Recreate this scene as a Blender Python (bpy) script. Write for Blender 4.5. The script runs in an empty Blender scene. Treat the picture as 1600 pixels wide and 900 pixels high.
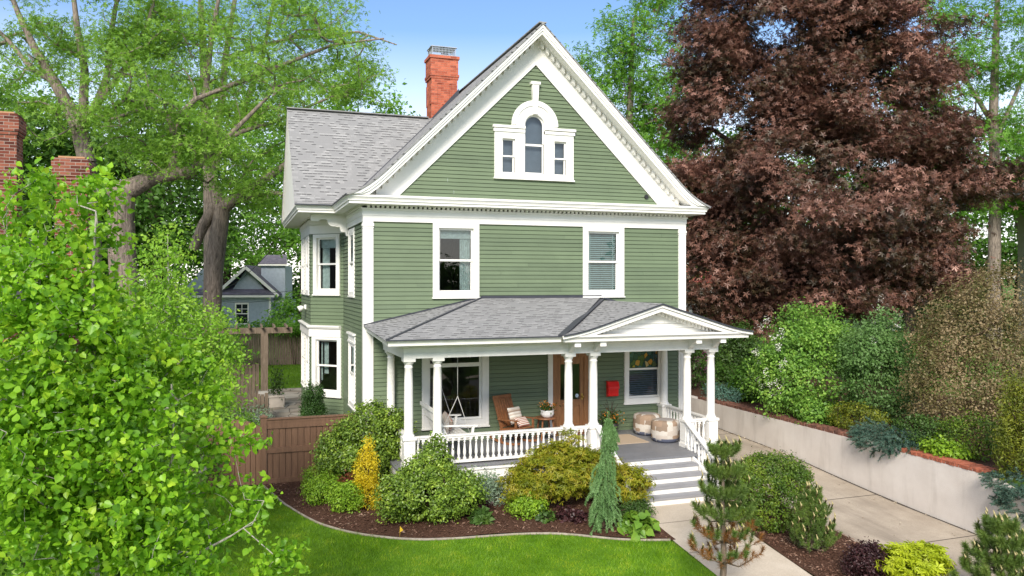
import bpy, math, random
import numpy as np
from mathutils import Vector, Matrix

random.seed(7)
SC = bpy.context.scene
COL = SC.collection
PI = math.pi

# ------------------------------------------------------------------ helpers
class MB:
    """collects faces and links them as one mesh object"""
    def __init__(self, M=None):
        self.v = []; self.f = []; self.s = []; self.M = M
    def add(self, vs, fs, smooth=False):
        b = len(self.v)
        if self.M is not None:
            vs = [tuple(self.M @ Vector(p)) for p in vs]
        self.v += [tuple(p) for p in vs]
        for f in fs:
            self.f.append([b + i for i in f]); self.s.append(smooth)
    def box(self, x0, y0, z0, x1, y1, z1):
        if x0 > x1: x0, x1 = x1, x0
        if y0 > y1: y0, y1 = y1, y0
        if z0 > z1: z0, z1 = z1, z0
        v = [(x0,y0,z0),(x1,y0,z0),(x1,y1,z0),(x0,y1,z0),(x0,y0,z1),(x1,y0,z1),(x1,y1,z1),(x0,y1,z1)]
        self.add(v, [(0,3,2,1),(4,5,6,7),(0,1,5,4),(1,2,6,5),(2,3,7,6),(3,0,4,7)])
    def cbox(self, cx, cy, cz, sx, sy, sz):
        self.box(cx-sx/2, cy-sy/2, cz-sz/2, cx+sx/2, cy+sy/2, cz+sz/2)
    def bar(self, a, b, w, h, up=(0,0,1)):
        """a rectangular bar from a to b, w wide sideways, h along 'up'"""
        a = Vector(a); b = Vector(b); d = (b-a).normalized(); up = Vector(up)
        s = d.cross(up)
        if s.length < 1e-5: s = d.cross(Vector((1,0,0)))
        s.normalize(); u = s.cross(d).normalized()
        vs = []
        for p in (a, b):
            for i, j in ((-1,-1),(1,-1),(1,1),(-1,1)):
                vs.append(p + s*(i*w/2) + u*(j*h/2))
        self.add(vs, [(3,2,1,0),(4,5,6,7),(0,1,5,4),(1,2,6,5),(2,3,7,6),(3,0,4,7)])
    def quad(self, *p):
        self.add(list(p), [tuple(range(len(p)))])
    def prism(self, pts, vec):
        """polygon pts swept by vec"""
        n = len(pts); vec = Vector(vec)
        a = [Vector(p) for p in pts]; b = [p + vec for p in a]
        nrm = Vector((0,0,0))
        for i in range(n):
            nrm += a[i].cross(a[(i+1) % n])
        fl = nrm.dot(vec) > 0
        fs = [tuple(range(n)), tuple(range(2*n-1, n-1, -1))]
        for i in range(n):
            j = (i+1) % n
            fs.append((j, i, n+i, n+j))
        if fl: fs = [tuple(reversed(f)) for f in fs]
        self.add(a + b, fs)
    def lathe(self, prof, c, seg=16, M=None, smooth=True, cap=True):
        vs = []; fs = []
        for r, z in prof:
            for k in range(seg):
                t = 2*PI*k/seg
                p = Vector((r*math.cos(t), r*math.sin(t), z))
                if M is not None: p = M @ p
                vs.append(p + Vector(c))
        n = len(prof)
        for i in range(n-1):
            for k in range(seg):
                k2 = (k+1) % seg
                fs.append((i*seg+k, i*seg+k2, (i+1)*seg+k2, (i+1)*seg+k))
        self.add(vs, fs, smooth)
        if cap:
            self.add(vs[:seg], [tuple(range(seg-1,-1,-1))]); self.add(vs[-seg:], [tuple(range(seg))])
    def tube(self, pts, rad, seg=8, smooth=True):
        pts = [Vector(p) for p in pts]; n = len(pts)
        if not hasattr(rad, '__len__'): rad = [rad]*n
        vs = []; fs = []; ref = Vector((0.31, 0.77, 0.55)).normalized()
        for i, p in enumerate(pts):
            d = (pts[min(i+1,n-1)] - pts[max(i-1,0)])
            if d.length < 1e-9: d = Vector((0,0,1))
            d.normalize()
            s = d.cross(ref)
            if s.length < 1e-3: s = d.cross(Vector((1,0,0)))
            s.normalize(); u = s.cross(d)
            for k in range(seg):
                t = 2*PI*k/seg
                vs.append(p + (s*math.cos(t) + u*math.sin(t))*rad[i])
        for i in range(n-1):
            for k in range(seg):
                k2 = (k+1) % seg
                fs.append((i*seg+k2, i*seg+k, (i+1)*seg+k, (i+1)*seg+k2))
        fs.append(tuple(range(seg))); fs.append(tuple(range(n*seg-1, (n-1)*seg-1, -1)))
        self.add(vs, fs, smooth)
    def build(self, name, mat, parent=None, bevel=0.0, wn=False):
        me = bpy.data.meshes.new(name)
        me.from_pydata(self.v, [], self.f)
        me.polygons.foreach_set('use_smooth', self.s)
        uvs(me)
        me.materials.append(mat)
        o = bpy.data.objects.new(name, me); COL.objects.link(o)
        if parent is not None: o.parent = parent
        if bevel:
            b = o.modifiers.new('bevel', 'BEVEL'); b.width = bevel; b.segments = 2; b.limit_method = 'ANGLE'
        return o

def uvs(me):
    """metric uv on every face: u level, v up the slope"""
    uv = me.uv_layers.new(name='UVMap')
    n = len(me.loops)
    if n == 0: return
    co = np.empty(len(me.vertices)*3); me.vertices.foreach_get('co', co); co = co.reshape(-1,3)
    li = np.empty(n, int); me.loops.foreach_get('vertex_index', li)
    pn = np.empty(len(me.polygons)*3); me.polygons.foreach_get('normal', pn); pn = pn.reshape(-1,3)
    lt = np.empty(len(me.polygons), int); me.polygons.foreach_get('loop_total', lt)
    nn = np.repeat(pn, lt, axis=0)
    t = np.cross(np.array([0,0,1.0]), nn); l = np.linalg.norm(t, axis=1)
    t[l < 1e-3] = (1,0,0); l[l < 1e-3] = 1; t /= l[:,None]
    b = np.cross(nn, t); p = co[li]
    out = np.stack([(p*t).sum(1), (p*b).sum(1)], 1).astype(np.float32)
    uv.data.foreach_set('uv', out.ravel())

def tag(o, label=None, cat=None, group=None, kind=None):
    if label: o['label'] = label
    if cat: o['category'] = cat
    if group: o['group'] = group
    if kind: o['kind'] = kind
    return o

def thing(name, loc, label, cat, rz=0.0, group=None):
    o = bpy.data.objects.new(name, None); COL.objects.link(o)
    o.empty_display_size = 0.2
    o.location = loc; o.rotation_euler = (0, 0, rz)
    return tag(o, label, cat, group)

def part(name, parent, loc=(0,0,0)):
    o = bpy.data.objects.new(name, None); COL.objects.link(o)
    o.location = loc; o.parent = parent
    return o

def dup(o, parent=None, loc=None):
    c = o.copy(); COL.objects.link(c)
    if parent is not None: c.parent = parent
    if loc is not None: c.location = loc
    for ch in list(o.children):
        dup(ch, c)
    return c

# ------------------------------------------------------------------ materials
def lin(r, g, b):
    f = lambda c: (c/255/12.92) if c/255 <= 0.04045 else ((c/255+0.055)/1.055)**2.4
    return (f(r), f(g), f(b), 1.0)

class NT:
    def __init__(self, name):
        self.m = bpy.data.materials.new(name); self.m.use_nodes = True
        self.t = self.m.node_tree; self.t.nodes.clear()
        self.out = self.t.nodes.new('ShaderNodeOutputMaterial')
    def n(self, typ, **kw):
        nd = self.t.nodes.new(typ)
        ins = kw.pop('ins', {})
        for k, v in kw.items(): setattr(nd, k, v)
        for k, v in ins.items():
            if isinstance(v, bpy.types.NodeSocket): self.t.links.new(v, nd.inputs[k])
            else: nd.inputs[k].default_value = v
        return nd
    def l(self, a, b): self.t.links.new(a, b)
    def ramp(self, fac, stops, interp='LINEAR'):
        r = self.n('ShaderNodeValToRGB'); r.color_ramp.interpolation = interp
        e = r.color_ramp.elements
        while len(e) < len(stops): e.new(0.5)
        for i, (p, c) in enumerate(stops):
            e[i].position = p; e[i].color = c if len(c) == 4 else (*c, 1)
        self.l(fac, r.inputs['Fac']); return r.outputs['Color']
    def mix(self, fac, a, b, mode='MIX'):
        x = self.n('ShaderNodeMix', data_type='RGBA', blend_type=mode)
        for s, v in ((x.inputs[0], fac), (x.inputs[6], a), (x.inputs[7], b)):
            if isinstance(v, bpy.types.NodeSocket): self.l(v, s)
            elif isinstance(v, tuple) and len(v) == 3: s.default_value = (*v, 1)
            else: s.default_value = v
        return x.outputs[2]
    def math(self, op, a, b=0.0, clamp=False):
        x = self.n('ShaderNodeMath', operation=op, use_clamp=clamp)
        for s, v in ((x.inputs[0], a), (x.inputs[1], b)):
            if isinstance(v, bpy.types.NodeSocket): self.l(v, s)
            else: s.default_value = v
        return x.outputs[0]
    def noise(self, scale, detail=4, rough=0.55, vec=None, out='Fac', dist=0.0):
        x = self.n('ShaderNodeTexNoise')
        x.inputs['Scale'].default_value = scale; x.inputs['Detail'].default_value = detail
        x.inputs['Roughness'].default_value = rough; x.inputs['Distortion'].default_value = dist
        if vec is None: vec = self.co()
        self.l(vec, x.inputs['Vector']); return x.outputs[out]
    def co(self, which='Object'):
        return self.n('ShaderNodeTexCoord').outputs[which]
    def mapv(self, vec, scale=(1,1,1), rot=(0,0,0), loc=(0,0,0)):
        x = self.n('ShaderNodeMapping'); x.inputs['Scale'].default_value = scale
        x.inputs['Rotation'].default_value = rot; x.inputs['Location'].default_value = loc
        self.l(vec, x.inputs['Vector']); return x.outputs['Vector']
    def bump(self, h, strength=0.3, dist=0.01):
        x = self.n('ShaderNodeBump'); x.inputs['Strength'].default_value = strength
        x.inputs['Distance'].default_value = dist; self.l(h, x.inputs['Height']); return x.outputs['Normal']
    def pbsdf(self, col, rough=0.6, spec=0.4, normal=None, metal=0.0):
        p = self.n('ShaderNodeBsdfPrincipled')
        for s, v in ((p.inputs['Base Color'], col), (p.inputs['Roughness'], rough),
                     (p.inputs['Specular IOR Level'], spec), (p.inputs['Metallic'], metal)):
            if isinstance(v, bpy.types.NodeSocket): self.l(v, s)
            else: s.default_value = v
        if normal is not None: self.l(normal, p.inputs['Normal'])
        self.l(p.outputs[0], self.out.inputs['Surface']); return p

def plain(name, col, rough=0.6, var=0.06, scale=6.0, bump=0.0, spec=0.4, metal=0.0, dirt=0.0):
    t = NT(name); n = t.noise(scale, 5)
    d = tuple(c*(1-var*1.6) for c in col[:3]) + (1,); h = tuple(min(1, c*(1+var)) for c in col[:3]) + (1,)
    c = t.ramp(n, [(0.3, d), (0.7, h)])
    if dirt:
        c = t.mix(t.math('MULTIPLY', t.ramp(t.noise(2.2, 7, 0.7), [(0.48, (0,0,0)), (0.75, (1,1,1))]), dirt), c, (0.22,0.19,0.14,1))
    t.pbsdf(c, rough, spec, t.bump(t.noise(60, 3), bump, 0.004) if bump else None, metal)
    return t.m

def m_wood(name, a, b, scale=(2,2,14), rough=0.5):
    t = NT(name)
    v = t.mapv(t.co(), scale)
    n = t.noise(3, 6, 0.6, v, dist=1.2)
    c = t.ramp(n, [(0.3, a), (0.7, b)])
    t.pbsdf(c, rough, 0.4, t.bump(n, 0.2, 0.004)); return t.m

def m_siding(name, base):
    t = NT(name)
    uv = t.co('UV')
    n = t.noise(1.3, 4, 0.6)
    n2 = t.noise(8, 4, 0.6, t.mapv(uv, (0.5, 6, 1)))
    c = t.ramp(n, [(0.3, tuple(x*0.92 for x in base[:3])), (0.7, tuple(x*1.06 for x in base[:3]))])
    gi = t.n('ShaderNodeNewGeometry'); c = t.mix(1.0, c, t.ramp(gi.outputs['Random Per Island'], [(0.0, (0.88,0.88,0.88)), (1.0, (1.08,1.07,1.05))]), 'MULTIPLY')
    c = t.mix(t.ramp(n2, [(0.5, (0,0,0)), (0.85, (0.22,0.22,0.22))]), c, tuple(x*1.35 for x in base[:3]) + (1,))
    t.pbsdf(c, 0.55, 0.35, t.bump(t.noise(40, 3, 0.6, t.mapv(uv, (0.15, 4, 1))), 0.15, 0.003)); return t.m

def m_shingle(name, tones, w=0.33, h=0.145):
    t = NT(name)
    uv = t.co('UV')
    def brick(off, sx, sy, loc=(0,0,0)):
        b = t.n('ShaderNodeTexBrick'); b.offset = off; b.offset_frequency = 2
        b.inputs['Scale'].default_value = 1.0; b.inputs['Mortar Size'].default_value = 0.006
        b.inputs['Mortar Smooth'].default_value = 0.2; b.inputs['Bias'].default_value = 0.0
        b.inputs['Brick Width'].default_value = sx; b.inputs['Row Height'].default_value = sy
        b.inputs['Color1'].default_value = (0,0,0,1); b.inputs['Color2'].default_value = (1,1,1,1)
        b.inputs['Mortar'].default_value = (0.5,0.5,0.5,1)
        t.l(t.mapv(uv, loc=loc), b.inputs['Vector']); return b
    b1 = brick(0.37, w, h); b2 = brick(0.61, w*0.72, h, (0.11,0,0))
    v = t.math('ADD', t.math('MULTIPLY', b1.outputs['Color'], 0.55), t.math('MULTIPLY', b2.outputs['Color'], 0.45))
    v = t.math('ADD', v, t.math('MULTIPLY', t.math('SUBTRACT', t.noise(0.7, 3, 0.5), 0.5), 0.25))
    c = t.ramp(v, [(0.02, tones[1]), (0.4, tones[1]), (0.65, tones[2]), (0.95, tones[3])])
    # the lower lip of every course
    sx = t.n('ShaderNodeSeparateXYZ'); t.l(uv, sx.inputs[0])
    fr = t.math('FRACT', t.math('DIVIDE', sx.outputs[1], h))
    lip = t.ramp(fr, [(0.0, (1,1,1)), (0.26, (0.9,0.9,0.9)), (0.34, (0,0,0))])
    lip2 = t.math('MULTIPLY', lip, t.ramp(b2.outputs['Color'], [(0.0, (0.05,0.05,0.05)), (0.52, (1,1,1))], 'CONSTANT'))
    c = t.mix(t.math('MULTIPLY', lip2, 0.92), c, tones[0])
    g = t.noise(160, 2, 0.7, uv)
    c = t.mix(0.35, c, t.ramp(g, [(0.3, (0.06,0.06,0.07)), (0.7, (0.62,0.62,0.62))]), 'OVERLAY')
    hgt = t.math('ADD', t.math('MULTIPLY', fr, -0.6), t.math('MULTIPLY', b2.outputs['Color'], 0.5))
    t.pbsdf(c, 0.9, 0.15, t.bump(hgt, 0.5, 0.012)); return t.m

def m_brick(name, c1, c2, c3, mortar, bw=0.215, bh=0.075):
    t = NT(name)
    uv = t.co('UV')
    b = t.n('ShaderNodeTexBrick'); b.offset = 0.5
    b.inputs['Scale'].default_value = 1.0; b.inputs['Mortar Size'].default_value = 0.006
    b.inputs['Mortar Smooth'].default_value = 0.3; b.inputs['Bias'].default_value = 0.0
    b.inputs['Brick Width'].default_value = bw; b.inputs['Row Height'].default_value = bh
    b.inputs['Color1'].default_value = (0,0,0,1); b.inputs['Color2'].default_value = (1,1,1,1)
    t.l(uv, b.inputs['Vector'])
    c = t.ramp(b.outputs['Color'], [(0.1, c1), (0.5, c2), (0.9, c3)])
    c = t.mix(t.math('MULTIPLY', t.ramp(t.noise(9, 5, 0.7), [(0.4, (0,0,0)), (0.8, (1,1,1))]), 0.35), c, tuple(x*0.45 for x in c1[:3]) + (1,))
    c = t.mix(b.outputs['Fac'], c, mortar)
    h = t.math('SUBTRACT', t.math('MULTIPLY', t.noise(50, 3), 0.4), b.outputs['Fac'])
    t.pbsdf(c, 0.85, 0.2, t.bump(h, 0.6, 0.006)); return t.m

def m_leaf(name, cols, trans=0.35, rough=0.45, spec=0.35, sc=2.6):
    """foliage: every leaf is an island with its own tint"""
    t = NT(name)
    g = t.n('ShaderNodeNewGeometry')
    st = [(i/(max(1, len(cols)-1)), c) for i, c in enumerate(cols)]
    nz = t.ramp(t.noise(sc, 2, 0.5), [(0.36, (0,0,0)), (0.66, (1,1,1))])      # bright and shaded sprays painted into the leaf tint
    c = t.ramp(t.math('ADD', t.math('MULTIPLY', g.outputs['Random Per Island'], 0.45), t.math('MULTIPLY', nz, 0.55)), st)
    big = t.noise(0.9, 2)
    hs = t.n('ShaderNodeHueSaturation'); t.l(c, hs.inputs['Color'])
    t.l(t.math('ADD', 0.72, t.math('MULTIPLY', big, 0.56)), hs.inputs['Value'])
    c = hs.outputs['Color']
    p = t.n('ShaderNodeBsdfPrincipled'); t.l(c, p.inputs['Base Color'])
    p.inputs['Roughness'].default_value = rough; p.inputs['Specular IOR Level'].default_value = spec
    tr = t.n('ShaderNodeBsdfTranslucent')
    h2 = t.n('ShaderNodeHueSaturation'); t.l(c, h2.inputs['Color']); h2.inputs['Value'].default_value = 1.35; h2.inputs['Hue'].default_value = 0.49
    t.l(h2.outputs[0], tr.inputs['Color'])
    mx = t.n('ShaderNodeMixShader'); mx.inputs[0].default_value = trans
    t.l(p.outputs[0], mx.inputs[1]); t.l(tr.outputs[0], mx.inputs[2])
    t.l(mx.outputs[0], t.out.inputs['Surface']); return t.m

def m_bark(name, a, b, scale=3.0):
    t = NT(name)
    v = t.mapv(t.co(), (scale*2.2, scale*2.2, scale*0.45))
    n = t.noise(2.2, 7, 0.65, v, dist=0.6)
    c = t.ramp(n, [(0.32, a), (0.62, b)])
    t.pbsdf(c, 0.9, 0.15, t.bump(n, 0.9, 0.05)); return t.m

def m_glass(name='window_glass', tint=(0.86,0.9,0.9,1), ior=1.5, rough=0.0):
    t = NT(name)
    f = t.n('ShaderNodeFresnel'); f.inputs['IOR'].default_value = ior
    n = t.bump(t.noise(1.4, 2), 0.04, 0.05)
    a = t.n('ShaderNodeBsdfTransparent'); a.inputs['Color'].default_value = tint
    g = t.n('ShaderNodeBsdfGlossy'); g.inputs['Roughness'].default_value = rough; t.l(n, g.inputs['Normal'])
    mx = t.n('ShaderNodeMixShader'); t.l(t.math('MULTIPLY', f.outputs[0], 2.0, True), mx.inputs[0])
    t.l(a.outputs[0], mx.inputs[1]); t.l(g.outputs[0], mx.inputs[2])
    t.l(mx.outputs[0], t.out.inputs['Surface']); return t.m

M = {}
M['white'] = plain('white_paint', (0.80,0.785,0.745,1), 0.45, 0.03, 2.0, 0.0, dirt=0.05)
M['white_porch'] = plain('porch_white_paint', (0.78,0.765,0.725,1), 0.42, 0.04, 4.0, 0.0, dirt=0.10)
M['green'] = m_siding('green_clapboard', (0.130,0.174,0.102,1))
M['shingle'] = m_shingle('grey_shingles', [(0.03,0.03,0.031), (0.265,0.265,0.262), (0.31,0.309,0.303), (0.37,0.368,0.36)], 0.19, 0.13)
M['dark_shingle'] = m_shingle('dark_shingles', [(0.03,0.03,0.035), (0.055,0.055,0.06), (0.08,0.08,0.085), (0.11,0.11,0.115)])
M['violet_shingle'] = m_shingle('violet_grey_shingles', [(0.09,0.085,0.11), (0.14,0.13,0.17), (0.19,0.18,0.22), (0.25,0.24,0.28)])
M['flash'] = plain('dark_flashing', (0.045,0.048,0.06,1), 0.5, 0.1)
M['brick_orange'] = m_brick('orange_brick', (0.30,0.075,0.045), (0.42,0.11,0.06), (0.52,0.15,0.085), (0.36,0.17,0.12,1))
M['brick_dark'] = m_brick('dark_brick', (0.09,0.026,0.018), (0.18,0.052,0.034), (0.27,0.095,0.06), (0.32,0.27,0.23,1))
M['coping'] = plain('coping_brick', (0.36,0.11,0.06,1), 0.85, 0.35, 9.0, 0.4)
M['coping_dark'] = plain('weathered_coping_brick', (0.17,0.075,0.05,1), 0.9, 0.4, 9.0, 0.4)
M['glass'] = m_glass()
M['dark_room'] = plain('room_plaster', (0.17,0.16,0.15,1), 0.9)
M['curtain'] = plain('pale_curtain', (0.50,0.60,0.57,1), 0.9, 0.15, 12.0)
M['blind'] = plain('window_blind', (0.34,0.50,0.48,1), 0.6)
M['blind_dark'] = plain('window_blind_grey', (0.20,0.24,0.29,1), 0.6)
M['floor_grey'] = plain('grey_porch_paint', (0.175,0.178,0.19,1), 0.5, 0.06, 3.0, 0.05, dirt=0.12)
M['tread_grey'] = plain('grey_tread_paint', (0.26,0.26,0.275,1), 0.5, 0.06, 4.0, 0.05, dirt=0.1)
M['door'] = m_wood('oak_door', (0.20,0.085,0.033,1), (0.38,0.18,0.072,1), (6,6,0.7), 0.4)
M['chair_wood'] = m_wood('brown_chair_wood', (0.16,0.06,0.025,1), (0.30,0.13,0.055,1), (3,3,3), 0.4)
M['fence'] = m_wood('brown_stained_fence', (0.140,0.075,0.044,1), (0.205,0.112,0.066,1), (4,4,0.5), 0.6)
M['old_wood'] = m_wood('weathered_wood', (0.10,0.075,0.05,1), (0.22,0.17,0.125,1), (4,4,0.6), 0.85)
M['metal'] = plain('galvanised_metal', (0.55,0.56,0.57,1), 0.35, 0.1, 8.0, metal=0.8)
M['black_metal'] = plain('black_metal', (0.02,0.02,0.022,1), 0.4)
M['red'] = plain('red_enamel', (0.75,0.012,0.012,1), 0.3, 0.04)
M['ceramic'] = plain('white_ceramic', (0.78,0.77,0.75,1), 0.25, 0.03)
M['brass'] = plain('brass', (0.5,0.33,0.1,1), 0.3, metal=1.0)
# ------------------------------------------------------------------ the house
G = 0.26                                   # ground level at the house
house = thing('house', (0,0,0), 'green clapboard two-storey house with white trim, steep front gable and columned porch', 'house')

def frame(O, u):
    """local axes: x along u, y inward, z up"""
    u = Vector(u).normalized(); i = Vector((0,0,1)).cross(u)
    m = Matrix((( u.x, i.x, 0, O[0]), (u.y, i.y, 0, O[1]), (u.z, i.z, 1, O[2]), (0,0,0,1)))
    return m

def clap(mb, z0, z1, xa, xb, holes=(), e=0.1067):
    fa = xa if callable(xa) else (lambda z: xa); fb = xb if callable(xb) else (lambda z: xb)
    z = z0; k = 0
    while z < z1 - 1e-4:
        zt = min(z + e, z1)
        segs = [(None, None)]
        cuts = sorted([(h[0], h[1]) for h in holes if h[2] < zt - 0.004 and h[3] > z + 0.004])
        edges = []; cur = None
        for a, b in cuts:
            edges.append((cur, a)); cur = b
        edges.append((cur, None))
        if not holes or True:                       # butt joints between boards
            ne = []
            for a, b in edges:
                lo = fa(z) if a is None else a; hi = fb(z) if b is None else b; cuts_ = []
                x_ = lo + 0.6 + 3.2*((k*0.618) % 1.0)
                while x_ < hi - 0.5: cuts_.append(x_); x_ += 3.4
                cur_ = a
                for c_ in cuts_: ne.append((cur_, c_-0.0015)); cur_ = c_+0.0015
                ne.append((cur_, b))
            edges = ne
        for a, b in edges:
            a0 = fa(z) if a is None else a; a1 = fa(zt) if a is None else a
            b0 = fb(z) if b is None else b; b1 = fb(zt) if b is None else b
            if b0 - a0 < 0.01 and b1 - a1 < 0.01: continue
            o = 0.022 + 0.002*math.sin(k*2.3); zg = max(z+0.01, zt-0.011); ag = a0+(a1-a0)*(zg-z)/(zt-z); bg = b0+(b1-b0)*(zg-z)/(zt-z)
            mb.add([(a0,-o,z),(b0,-o,z),(bg,-0.004,zg),(ag,-0.004,zg),(a0,0.03,z),(b0,0.03,z)], [(0,1,2,3),(4,5,1,0)])   # face and underside
            mb.add([(ag,-0.004,zg),(bg,-0.004,zg),(bg,0.03,zg),(ag,0.03,zg),(b1,0.03,zt),(a1,0.03,zt)], [(0,1,2,3),(3,2,4,5)])   # the dark crevice under the next board
        z = zt; k += 1

def window(F, x0, x1, z0, z1, cas=0.15, head=0.15, sill=0.12, meet=0.5, inner=None, transom=None, plainhead=True, name='window', p=-0.05, sy=0.0):
    w = MB(F)
    w.box(x0-cas, p, z0-sill, x0, 0.02, z1+head); w.box(x1, p, z0-sill, x1+cas, 0.02, z1+head)
    w.box(x0, p, z1, x1, 0.02, z1+head); w.box(x0, p, z0-sill, x1, 0.02, z0)
    w.box(x0-cas-0.02, p-0.025, z0-sill-0.035, x1+cas+0.02, 0.02, z0-sill-0.001)      # sill nose
    w.box(x0-0.012, 0.021, z0, x0, 0.13, z1); w.box(x1, 0.021, z0, x1+0.012, 0.13, z1)
    w.box(x0-0.012, 0.021, z1, x1+0.012, 0.13, z1+0.012); w.box(x0-0.012, 0.021, z0-0.012, x1+0.012, 0.13, z0)
    w.box(x0-cas+0.02, p-0.012, z0-sill+0.02, x0-cas+0.05, p-0.0005, z1+head-0.03); w.box(x1+cas-0.05, p-0.012, z0-sill+0.02, x1+cas-0.02, p-0.0005, z1+head-0.03)
    if not plainhead:
        w.box(x0-cas-0.03, p-0.03, z1+head, x1+cas+0.03, 0.02, z1+head+0.05)
        w.box(x0-cas, p-0.01, z1+head+0.051, x1+cas, 0.02, z1+head+0.22)
        w.box(x0-cas-0.05, p-0.06, z1+head+0.221, x1+cas+0.05, 0.02, z1+head+0.27)
    wo = w.build(name, M['white'], house)
    s = MB(F); st = 0.05; zm = z0 + (z1-z0)*meet
    g = MB(F)
    def sash(a, b, c, d, y):
        s.box(a, y, c, a+st, y+0.035, d); s.box(b-st, y, c, b, y+0.035, d)
        s.box(a+st, y, d-st, b-st, y+0.035, d); s.box(a+st, y, c, b-st, y+0.035, c+st)
        g.quad((a+st, y+0.018, c+st), (b-st, y+0.018, c+st), (b-st, y+0.018, d-st), (a+st, y+0.018, d-st))
    if transom:
        sash(x0, x1, z0, transom, 0.06); sash(x0, x1, transom, z1, 0.06)
    else:
        sash(x0, x1, zm-0.025, z1, 0.03+sy); sash(x0, x1, z0, zm+0.025, 0.068+sy)
        s.box((x0+x1)/2-0.02, 0.055+sy, z0+0.008, (x0+x1)/2+0.02, 0.067+sy, z0+0.03)
    s.build('sash', M['white'], wo); g.build('pane', M['glass'], wo)
    if inner: inner(F, wo, x0, x1, z0, z1)
    return wo

def wavy(mb, x0, x1, z0, z1, y, n=5, amp=0.02):
    N = n*6; vs = []; fs = []
    for i in range(N+1):
        x = x0 + (x1-x0)*i/N; yy = y + amp*math.sin(i/N*n*2*PI)
        vs += [(x, yy, z0), (x, yy+0.004, z1)]
    for i in range(N): fs.append((2*i, 2*i+2, 2*i+3, 2*i+1))
    mb.add(vs, fs, True)

def curtain(l=0.0, r=0.3, top=0.2):
    def f(F, wo, x0, x1, z0, z1):
        c = MB(F); W = x1-x0
        if l: wavy(c, x0+0.03, x0+0.03+W*l, z0, z1-0.08, 0.20)
        if r: wavy(c, x1-0.03-W*r, x1-0.03, z0, z1-0.08, 0.20)
        if top: c.box(x0, 0.17, z1-top, x1, 0.18, z1)
        c.build('curtain', M['curtain'], wo)
    return f

def blinds(mat, frac=1.0, gap=0.055, cords=True):
    def f(F, wo, x0, x1, z0, z1):
        c = MB(F); z = z1-0.06; zb = z1-(z1-z0)*frac
        while z > zb:
            c.add([(x0+0.03,0.13,z),(x1-0.03,0.13,z),(x1-0.03,0.155,z+0.036),(x0+0.03,0.155,z+0.036)], [(0,1,2,3)]); z -= gap
        if cords:
            for x in (x0+0.12, x1-0.12): c.box(x-0.015, 0.122, zb, x+0.015, 0.126, z1-0.03)
        c.build('blind', mat, wo)
    return f

def sweep(mb, path, prof):
    """prof (out, z) swept along the plan path, mitred; 'out' is to the right of the walk"""
    n = len(path); P = [Vector((p[0], p[1], 0)) for p in path]; mit = []
    for i in range(n):
        ns = []
        for a, b in ((i-1, i), (i, i+1)):
            if a >= 0 and b < n:
                d = (P[b]-P[a]).normalized(); ns.append(Vector((d.y, -d.x, 0)))
        if len(ns) == 1: mit.append(ns[0])
        else:
            s = ns[0] + ns[1]; mit.append(s / (1 + ns[0].dot(ns[1])))
    m = len(prof); vs = []; fs = []
    for i in range(n):
        for d, z in prof:
            q = P[i] + mit[i]*d; vs.append((q.x, q.y, z))
    for i in range(n-1):
        for k in range(m):
            k2 = (k+1) % m
            fs.append((i*m+k, i*m+k2, (i+1)*m+k2, (i+1)*m+k))
    fs.append(tuple(range(m-1,-1,-1))); fs.append(tuple((n-1)*m+k for k in range(m)))
    mb.add(vs, fs)

# ---- walls
FR = frame((0,0,0), (1,0,0))
SD = frame((0,0,0), (0,-1,0))               # left side wall: local x = -world y
BY1, BX, BY2 = 3.95, 0.87, 8.3              # cutaway bay: start of the cant, projection, far end
CT = frame((-BX, BY1+BX, 0), (1,-1,0)); CL = BX*math.sqrt(2)
LF = frame((-BX, BY2, 0), (0,-1,0))
ZT = 6.6
holesF = [(1.87,2.79,4.84,6.48), (6.01,6.94,4.84,6.48), (1.62,3.02,1.58,3.40), (7.24,8.24,1.90,3.40), (4.98,6.02,1.05,3.2)]
w = MB(FR); clap(w, G+0.02, ZT, 0.1, 8.9, holesF); w.build('wall', M['green'], house)
w = MB(SD); hs = [(-2.50,-1.72,4.85,6.42), (-2.48,-1.55,1.86,3.42)]
clap(w, G+0.02, ZT, -BY1, -0.1, hs); w.build('wall', M['green'], house)
w = MB(CT); c0 = CL/2; hc = [(c0-0.36, c0+0.36, 4.86, 6.45), (c0-0.40, c0+0.40, 1.86, 3.42)]
clap(w, G+0.02, ZT, 0.0, CL, hc); w.build('wall', M['green'], house)
w = MB(LF); hl = [(0.5,1.3,4.86,6.45), (2.2,3.0,4.86,6.45), (0.5,1.3,1.86,3.42), (2.2,3.0,1.86,3.42)]
clap(w, G+0.02, ZT, 0.0, BY2-BY1-BX, hl); w.build('wall', M['green'], house)
w = MB(frame((9,0,0),(0,1,0))); clap(w, G+0.02, ZT, 0.1, 12.8); w.build('wall', M['green'], house)
w = MB(FR); sl = 0.98; ri = 10.84
hg = [(3.564,3.917,7.945,8.85), (5.02,5.37,7.945,8.85), (4.185,4.745,7.945,9.51)]
clap(w, 7.16, 10.80, lambda z: 4.47-(ri-z)/sl, lambda z: 4.47+(ri-z)/sl, hg, 0.1)
w.build('gable_wall', M['green'], house)
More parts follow.
